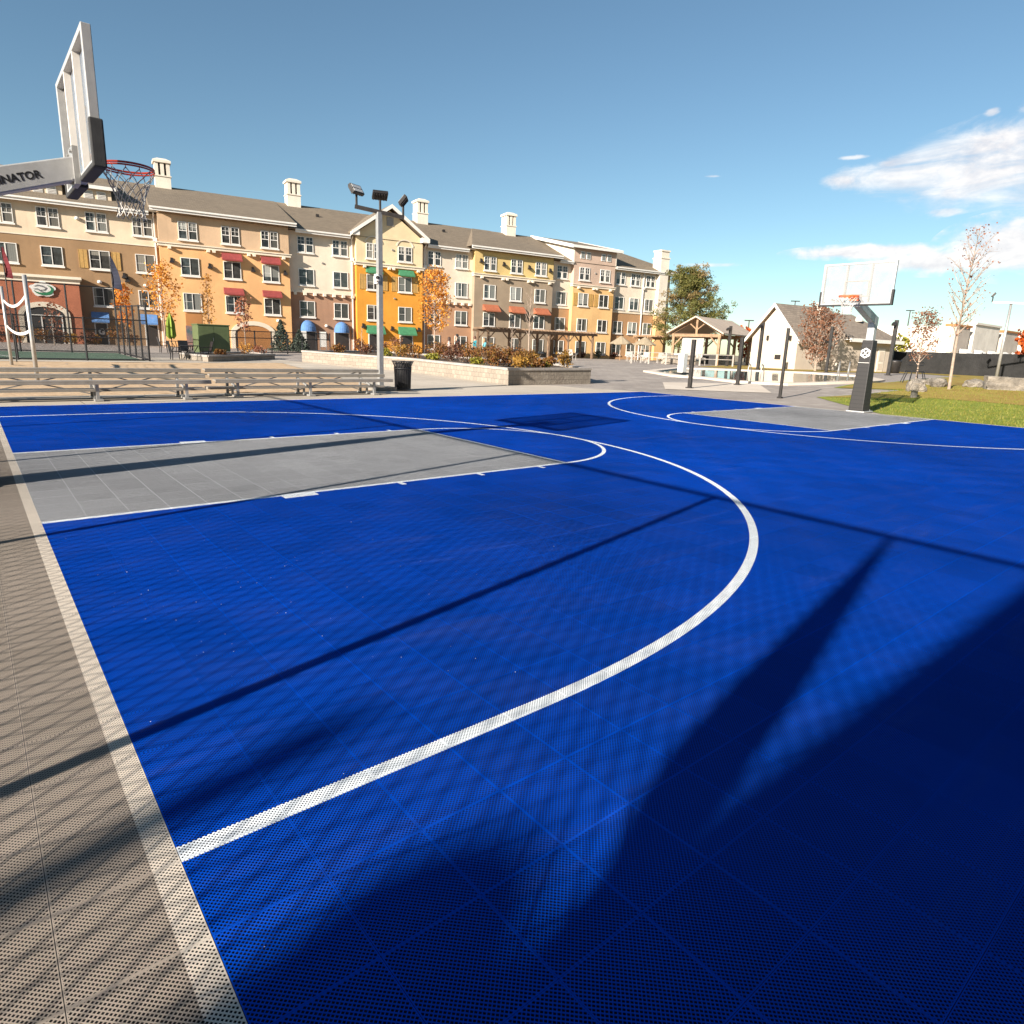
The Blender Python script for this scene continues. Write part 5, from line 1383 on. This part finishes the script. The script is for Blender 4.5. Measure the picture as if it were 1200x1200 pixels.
def feather(x, y, h0, h, m, label, w_=.5, pole=True):
    o = thing('feather_flag', (x, y, gz(x, y)), label, 'flag', R(-20)); mb = MB(); n = 10
    vs = []
    for i in range(n + 1):
        q = i / n; z = h0 + (h - h0) * q; wd = w_ * (1 - q ** 2.2) + .02
        for k, s_ in ((0, -.02), (1, wd)):
            vs.append((s_, .05 * math.sin(q * 6 + s_ * 6), z - (.25 * s_ if k else 0)))
    mb.add(vs, [(2 * i, 2 * i + 1, 2 * i + 3, 2 * i + 2) for i in range(n)])
    c = mb.build('fabric', m, o, fix=False); sd_ = c.modifiers.new('s', 'SOLIDIFY'); sd_.thickness = .01
    mb = MB(); mb.tube([(-.03, 0, 0), (-.03, 0, h0), (-.06, 0, h)], .022, 6); mb.build('pole', M['bronze'], o)
feather(1.35, 26.3, 3.35, 4.5, M['flag_red'], 'dark red feather flag showing above the near volleyball pole', .19)
feather(6.62, 36.15, 3.6, 5.3, M['flag_navy'], 'navy feather flag fixed above the corner of the black tennis fence', .42)

def mesh_mat():
    m, t, b = newmat('black_chain_link'); sp = t.node('ShaderNodeSeparateXYZ'); t.l.new(t.pos(), sp.inputs[0])
    h = t.m('ADD', sp.outputs[0], sp.outputs[1]); A = lambda v: t.m('ABSOLUTE', t.m('SUBTRACT', t.m('FRACT', t.m('DIVIDE', v, .055)), .5))
    u = A(t.m('ADD', h, sp.outputs[2])); v = A(t.m('SUBTRACT', h, sp.outputs[2])); s_ = t.m('MAXIMUM', t.gt(u, .44), t.gt(v, .44))
    b.inputs['Base Color'].default_value = (.015, .015, .015, 1); b.inputs['Roughness'].default_value = .5
    tr = t.node('ShaderNodeBsdfTransparent'); mx = t.node('ShaderNodeMixShader'); t.l.new(s_, mx.inputs[0]); t.l.new(tr.outputs[0], mx.inputs[1]); t.l.new(b.outputs[0], mx.inputs[2])
    t.l.new(mx.outputs[0], m.node_tree.nodes['Material Output'].inputs[0]); return m
M['chain'] = mesh_mat()
def fence(pts, h, label, rails=(1.0,), spacing=3.0, dense=False):
    x, y = pts[0]; z0 = gz(x, y); o = thing('chain_link_fence', (x, y, 0), label, 'fence')
    fab = MB(); rl = [MB() for _ in rails]
    for i in range(len(pts) - 1):
        a, b_ = Vector(pts[i]), Vector(pts[i + 1]); k = max(1, round((b_ - a).length / spacing))
        for j in range(k + 1):
            p = a.lerp(b_, j / k); z = gz(p.x, p.y)
            if j < k or i == len(pts) - 2:
                mb = MB(); mb.tube([(p.x - x, p.y - y, z - .1), (p.x - x, p.y - y, z + h + .05)], .045, 8); mb.build('post', M['black'], o)
            if j < k:
                q = a.lerp(b_, (j + 1) / k); zq = gz(q.x, q.y)
                fab.quad((p.x - x, p.y - y, z + .05), (q.x - x, q.y - y, zq + .05), (q.x - x, q.y - y, zq + h), (p.x - x, p.y - y, z + h))
                for ri, r in enumerate(rails): rl[ri].tube([(p.x - x, p.y - y, z + h * r), (q.x - x, q.y - y, zq + h * r)], .03, 6)
    [q.build('rail', M['black'], o) for q in rl]; fab.build('mesh', M['chain'], o, fix=False)
fence([(-14, 36.2), (6.61, 36.2)], 3.6, 'tall black chain link fence along the back of the tennis court', (1.0, .36, .02), 2.3)
fence([(-14, 28.3), (6.63, 28.3)], 1.9, 'lower black chain link fence between the sand and the tennis court', (1.0, .55, .03), 2.66)
fence([(6.63, 28.3), (6.61, 36.1)], 2.6, 'black chain link fence closing the right end of the tennis court', (1.0, .03), 1.6)
fence([(11.3, 37.5), (22, 41.8)], 1.5, 'low black fence in front of the wooden arch entry', (1.0, .7, .05), 1.5)
sh = sheet('tennis_line', [(1.9, 28.6), (2.0, 28.6), (.4, 34), (.3, 34)], .012, M['white'])

def patio_table(x, y, label, m, cat='table'):
    o = thing('patio_table', (x, y, gz(x, y)), label, cat, R(15)); mb = MB(); mb.lathe([(.5, .70), (.52, .715), (.5, .73)], n=20); mb.build('tabletop', m, o)
    for k in range(4):
        a = PI / 4 + k * PI / 2; mb = MB(); mb.tube([(.4 * math.cos(a), .4 * math.sin(a), 0), (.18 * math.cos(a), .18 * math.sin(a), .4), (.38 * math.cos(a), .38 * math.sin(a), .7)], .022, 6); mb.build('leg', m, o)
    return o
def patio_chair(x, y, rz, label, m, group, proto=[{}]):
    if m.name in proto[0]: return dup(proto[0][m.name], (x, y, gz(x, y)), rz, label, group)
    o = thing('patio_chair', (x, y, gz(x, y)), label, 'chair', rz, group)
    mb = MB(); mb.box(-.24, .24, -.24, .24, .40, .44); mb.build('seat', m, o)
    mb = MB(); mb.bar((-.24, 0, .44), (-.36, 0, .95), .48, .03); mb.build('backrest', m, o)
    for a in (-.22, .22):
        for b_ in (-.22, .22): mb = MB(); mb.bar((a, b_, 0), (a * .9, b_, .4), .035, .035); mb.build('leg', m, o)
    for b_ in (-.25, .25): mb = MB(); mb.bar((-.28, b_, .66), (.22, b_, .62), .04, .03); mb.bar((.2, b_, .4), (.2, b_, .62), .03, .03); mb.build('armrest', m, o)
    proto[0][m.name] = o; return o
patio_table(9.0, 30.3, 'round black patio table left of the green cabinet, nearest the sand', M['black']); patio_table(10.2, 38.3, 'round black patio table behind the low planter, under the lime umbrella', M['black'])
for x, y, rz, lb in ((8.2, 30.0, 0, 'black patio chair left of the nearest patio table'), (9.8, 30.5, PI, 'black patio chair right of the nearest patio table'), (8.9, 31.1, -PI / 2, 'black patio chair behind the nearest patio table'),
                     (9.4, 38.2, 0, 'black patio chair left of the table under the lime umbrella'), (11.0, 38.6, PI, 'black patio chair right of the table under the lime umbrella')):
    patio_chair(x, y, rz, lb, M['black'], 'black patio chairs by the tennis fence')
um = thing('patio_umbrella', (9.2, 35.2, gz(9.2, 35.2)), 'closed lime green patio umbrella left of the green cabinet', 'umbrella')
mb = MB(); mb.tube([(0, 0, 0), (0, 0, 2.4)], .025, 8); mb.build('pole', M['bronze'], um)
mb = MB(); n = 16; vs = []
prof = ((.13, .95), (.22, 1.1), (.20, 1.45), (.19, 1.8), (.12, 2.1), (.03, 2.35))
for r, z in prof:
    for j in range(n): a = 2 * PI * j / n; rr = r * (1 + .28 * math.cos(a * 8 / 2 * 2)); vs.append((rr * math.cos(a), rr * math.sin(a), z + .06 * math.sin(3 * a)))
mb.add(vs, [(i * n + j, i * n + (j + 1) % n, (i + 1) * n + (j + 1) % n, (i + 1) * n + j) for i in range(len(prof) - 1) for j in range(n)]); mb.build('canopy', M['lime'], um)
def thatch(x, y, label):
    o = thing('thatched_umbrella', (x, y, gz(x, y)), label, 'umbrella', 0, 'thatched umbrellas by the pool'); mb = MB(); mb.tube([(0, 0, 0), (0, 0, 2.3)], .05, 8); mb.build('pole', M['timber'], o)
    mb = MB(); rng = random.Random(int(x)); n = 22
    mb.add([(0, 0, 2.55)] + [(1.25 * (1 + rng.uniform(-.08, .08)) * math.cos(2 * PI * j / n), 1.25 * math.sin(2 * PI * j / n), 1.75 + rng.uniform(-.1, .06)) for j in range(n)], [(0, 1 + j, 1 + (j + 1) % n) for j in range(n)])
    c = mb.build('canopy', M['thatch'], o, fix=False); s_ = c.modifiers.new('s', 'SOLIDIFY'); s_.thickness = .08
thatch(53.5, 39.5, 'thatched umbrella at the left of the pair beyond the pool'); thatch(56.3, 38.6, 'thatched umbrella at the right of the pair, partly behind the pale pergola')
k = 0
places = ['white chair left of the pool lift, nearest the pergola', 'white chair under the left thatched umbrella', 'white chair in front of the pale pergola left post', 'white chair between the pale pergola posts', 'white chair at the left pavilion post', 'white chair near the pavilion sun screen', 'white chair between the thatched umbrellas', 'white chair right of the brown pergola end']
for (x, y), lb in zip(((47, 31), (51.5, 36.5), (50, 31.5), (52, 31.2), (51.5, 29.5), (50.5, 27.2), (54.6, 37.0), (44.5, 37.5)), places):
    patio_chair(x, y, random.uniform(-3, 3), lb, M['offwhite'], 'white chairs on the pool terrace')
for i, (x, y) in enumerate(((48.6, 33.5), (53.2, 33.2))):
    patio_table(x, y, ('white round table left of the pale pergola', 'white round table under the pale pergola')[i], M['offwhite'])
bar = thing('terrace_wall', (47.5, 29.0, gz(47.5, 29)), 'low cream stone seat wall on the terrace between the pergola and the pool', 'wall', R(-20))
mb = MB(); mb.box(0, 3.2, 0, .5, 0, .75); mb.build('wall', M['stone'], bar); mb = MB(); mb.box(-.05, 3.25, -.05, .55, .75, .83); mb.build('cap', M['cap'], bar)
gt = thing('terrace_fence', (44.2, 30.0, gz(44.2, 30)), 'low white rail fence around the terrace at the far side of the pool', 'fence', R(-28))
for i in range(7): mb = MB(); mb.box(i * 1.6 - .05, i * 1.6 + .05, -.05, .05, -.1, 1.0); mb.build('post', M['offwhite'], gt)
for z in (.55, .95):
    mb = MB(); mb.box(.05, 9.55, -.02, .02, z - .025, z + .025); mb.build('rail', M['offwhite'], gt)
for s, lb in ((14.9, 'white banner stand left of the first blue domed awning'), (16.75, 'white banner stand between the two blue domed awnings')):
    x, y = fw(s, 1.6); o = thing('banner_stand', (x, y, gz(x, y)), lb, 'banner', H, 'white banner stands by the doors')
    mb = MB(); mb.box(-.3, .3, -.02, .02, .35, 1.75); mb.build('panel', M['white'], o)
    mb = MB(); mb.box(-.32, -.28, -.03, .03, 0, 1.8); mb.box(.28, .32, -.03, .03, 0, 1.8); mb.box(-.4, .4, -.2, .2, 0, .04); mb.build('frame', M['galv'], o)

# ------------------------------------------------------------------ people behind the planter
def person(x, y, h, rz, label, top_c, leg_c, hair_c, long_hair=False):
    o = thing('person', (x, y, gz(x, y)), label, 'person', rz, 'people walking behind the planter'); k = h / 1.75
    J = dict(pel=(0, 0, .95), wai=(0, 0, 1.1), che=(0, 0, 1.32), nec=(0, .0, 1.48), hd0=(.01, 0, 1.55), hd1=(.02, 0, 1.66), hd2=(.01, 0, 1.74),
             hl=(0, .09, .9), kl=(.06, .1, .5), al=(-.02, .1, .09), tl=(.14, .11, .03), hr=(0, -.09, .9), kr=(-.02, -.1, .5), ar=(-.12, -.1, .1), tr=(.02, -.11, .03),
             sl=(0, .18, 1.42), el=(-.05, .25, 1.14), wl=(.06, .25, .92), fl=(.10, .24, .83), sr=(0, -.18, 1.42), er=(-.03, -.25, 1.14), wr=(.08, -.24, .93), fr=(.13, -.23, .85))
    Rd = dict(pel=.13, wai=.115, che=.135, nec=.055, hd0=.07, hd1=.095, hd2=.07, hl=.09, kl=.06, al=.04, tl=.035, hr=.09, kr=.06, ar=.04, tr=.035, sl=.06, el=.045, wl=.03, fl=.03, sr=.06, er=.045, wr=.03, fr=.03)
    Ed = [('pel', 'wai'), ('wai', 'che'), ('che', 'nec'), ('nec', 'hd0'), ('hd0', 'hd1'), ('hd1', 'hd2'), ('pel', 'hl'), ('hl', 'kl'), ('kl', 'al'), ('al', 'tl'), ('pel', 'hr'), ('hr', 'kr'), ('kr', 'ar'), ('ar', 'tr'), ('che', 'sl'), ('sl', 'el'), ('el', 'wl'), ('wl', 'fl'), ('che', 'sr'), ('sr', 'er'), ('er', 'wr'), ('wr', 'fr')]
    skin = mat('skin', (.48, .28, .19), .6, 0, .05, 8, 0)
    def skinmesh(nm, keys, grow, m):
        ks = [q for q in J if q in keys]; ix = {q: i for i, q in enumerate(ks)}
        me = bpy.data.meshes.new(nm); me.from_pydata([tuple(Vector(J[q]) * k) for q in ks], [(ix[a], ix[b_]) for a, b_ in Ed if a in ix and b_ in ix], []); me.materials.append(m)
        ob = bpy.data.objects.new(nm, me); COL.objects.link(ob); ob.parent = o
        sm = ob.modifiers.new('skin', 'SKIN'); sv = me.skin_vertices[0].data if me.skin_vertices else None
        if sv is None:
            bm = bmesh.new(); bm.from_mesh(me); bm.verts.layers.skin.verify(); bm.to_mesh(me); bm.free(); sv = me.skin_vertices[0].data
        for q in ks: r = (Rd[q] + grow) * k; sv[ix[q]].radius = (r, r)
        sv[0].use_root = True
        ob.modifiers.new('sub', 'SUBSURF').levels = 1; ob.modifiers['sub'].render_levels = 1
        return ob
    skinmesh('body', set(J), 0, skin)
    skinmesh('jacket', {'pel', 'wai', 'che', 'sl', 'el', 'wl', 'sr', 'er', 'wr'}, .022, mat('jacket_cloth', top_c, .85, 0, .15, 10, .2))
    skinmesh('trousers', {'pel', 'hl', 'kl', 'al', 'hr', 'kr', 'ar'}, .018, mat('trouser_cloth', leg_c, .85, 0, .15, 10, .2))
    mb = MB(); pr = [(.02, .0), (.105, .03), (.118, .1), (.1, .17), (.03, .205)] if not long_hair else [(.08, -.22), (.115, -.12), (.12, .03), (.122, .1), (.1, .17), (.03, .205)]
    mb.lathe([(r * k, z * k) for r, z in pr], (-.025 * k, 0, 1.575 * k), 14); mb.build('hair', mat('hair', hair_c, .7, 0, .2, 20, .2), o, smooth=True)
    return o
person(26.8, 32.3, 1.62, 2.6, 'person with long dark hair in a pale top, left of the one in black', (.42, .33, .3), (.05, .05, .07), (.06, .03, .02), True)
person(27.9, 32.9, 1.84, 2.8, 'tall person dressed in black standing behind the maroon shrubs', (.015, .014, .016), (.015, .015, .02), (.02, .015, .012))
person(27.6, 30.2, 1.74, -.4, 'person in a teal jacket behind the planter, left of the one in light turquoise', (.02, .20, .24), (.06, .07, .1), (.12, .05, .03))
person(27.9, 29.5, 1.62, -.4, 'person in a light turquoise top at the right of the group behind the planter', (.10, .34, .38), (.08, .09, .12), (.35, .22, .12), True)

# ------------------------------------------------------------------ outside the frame: what throws the long shadows, with an added sky blocker
nf = thing('chain_link_fence', (-1.9, 0, 0), 'ten foot galvanised chain link fence along the near baseline, outside the picture', 'fence')
FH = 2.99
for y in (-9.0, -5.79, -2.65, .88, 4.2, 7.4):
    mb = MB(); mb.tube([(0, y, -.02), (0, y, FH)], .035, 8); mb.build('post', M['galv'], nf)
mb = MB(); mb.tube([(0, -9.0, FH), (0, 7.4, FH)], .03, 8); mb.build('rail', M['galv'], nf)
mb = MB(); wr = .0030; st = .05; nz = int(FH / st); vs = []; fs = []; k = 0
for i in range(int(16.4 / st)):
    y0 = -9.0 + i * st; base = len(vs); sg = .012 if i % 2 else -.012
    for j in range(nz + 1):
        yy = y0 + (st / 2 if (i + j) % 2 else -st / 2) + (st / 2 if i % 2 else 0) * 0; z = j * st
        for a, b_ in ((-wr, -wr), (wr, -wr), (wr, wr), (-wr, wr)): vs.append((.04 + a, yy + b_, z))
    for j in range(nz):
        for q in range(4):
            r = (q + 1) % 4; fs.append((base + 4 * j + q, base + 4 * j + r, base + 4 * j + 4 + r, base + 4 * j + 4 + q))
mb.v = vs; mb.f = fs; mb.mi = [0] * len(fs)
mb.build('mesh', M['galv'], nf, fix=False)
sp1 = thing('shadow_umbrella', (-6.0, -8.43, 0), 'tall closed canvas umbrella south of the court, outside the picture', 'umbrella')
mb = MB(); mb.tube([(0, 0, -.05), (0, 0, 4.65)], .035, 8); mb.build('pole', M['bronze'], sp1)
mb = MB(); mb.lathe([(.04, 2.78), (.10, 2.9), (.135, 3.05), (.135, 3.3), (.11, 3.6), (.07, 4.05), (.035, 4.45), (.01, 4.65)], n=14); mb.build('canopy', M['canvas'], sp1, smooth=True)  # profile shaped to throw the tapered shadow on the court
sp2 = thing('slim_post', (-18.2, -9.94, 0), 'slim tall post far behind the apron, outside the picture', 'post')
mb = MB(); mb.tube([(0, 0, -.05), (0, 0, 7.55)], .12, 10, r2=.09); mb.build('shaft', M['bronze'], sp2)
ch = thing('clubhouse', (-16.2, -10.0, 0), 'dark brick clubhouse behind the camera, outside the picture', 'building')
mb = MB(); mb.box(0, 17, -10, 0, -.1, 5.4); mb.build('wall', S['clubbrick'], ch)
mb = MB(); mb.box(-20, 46, -30, -10.3, -.1, 22); mb.build('sky_blocker', S['clubbrick'], ch)  # unseen block added to cut sky light on the shaded court
mb = MB(); mb.prism([(.1, 5.4), (-5, 6.6), (-10.1, 5.4)], 'x', -.1, 17.1); mb.build('roof', M['shingle'], ch)
mb = MB(); mb.box(.88, 1.36, -.42, 0.06, 5.35, 6.1); mb.lathe([(.25, 0), (.27, .08), (.18, .2), (.02, .28)], (1.12, -.18, 6.1), 14); mb.build('chimney', S['chimney'], ch)  # unseen, shaped to throw the rounded lobe of the court shadow
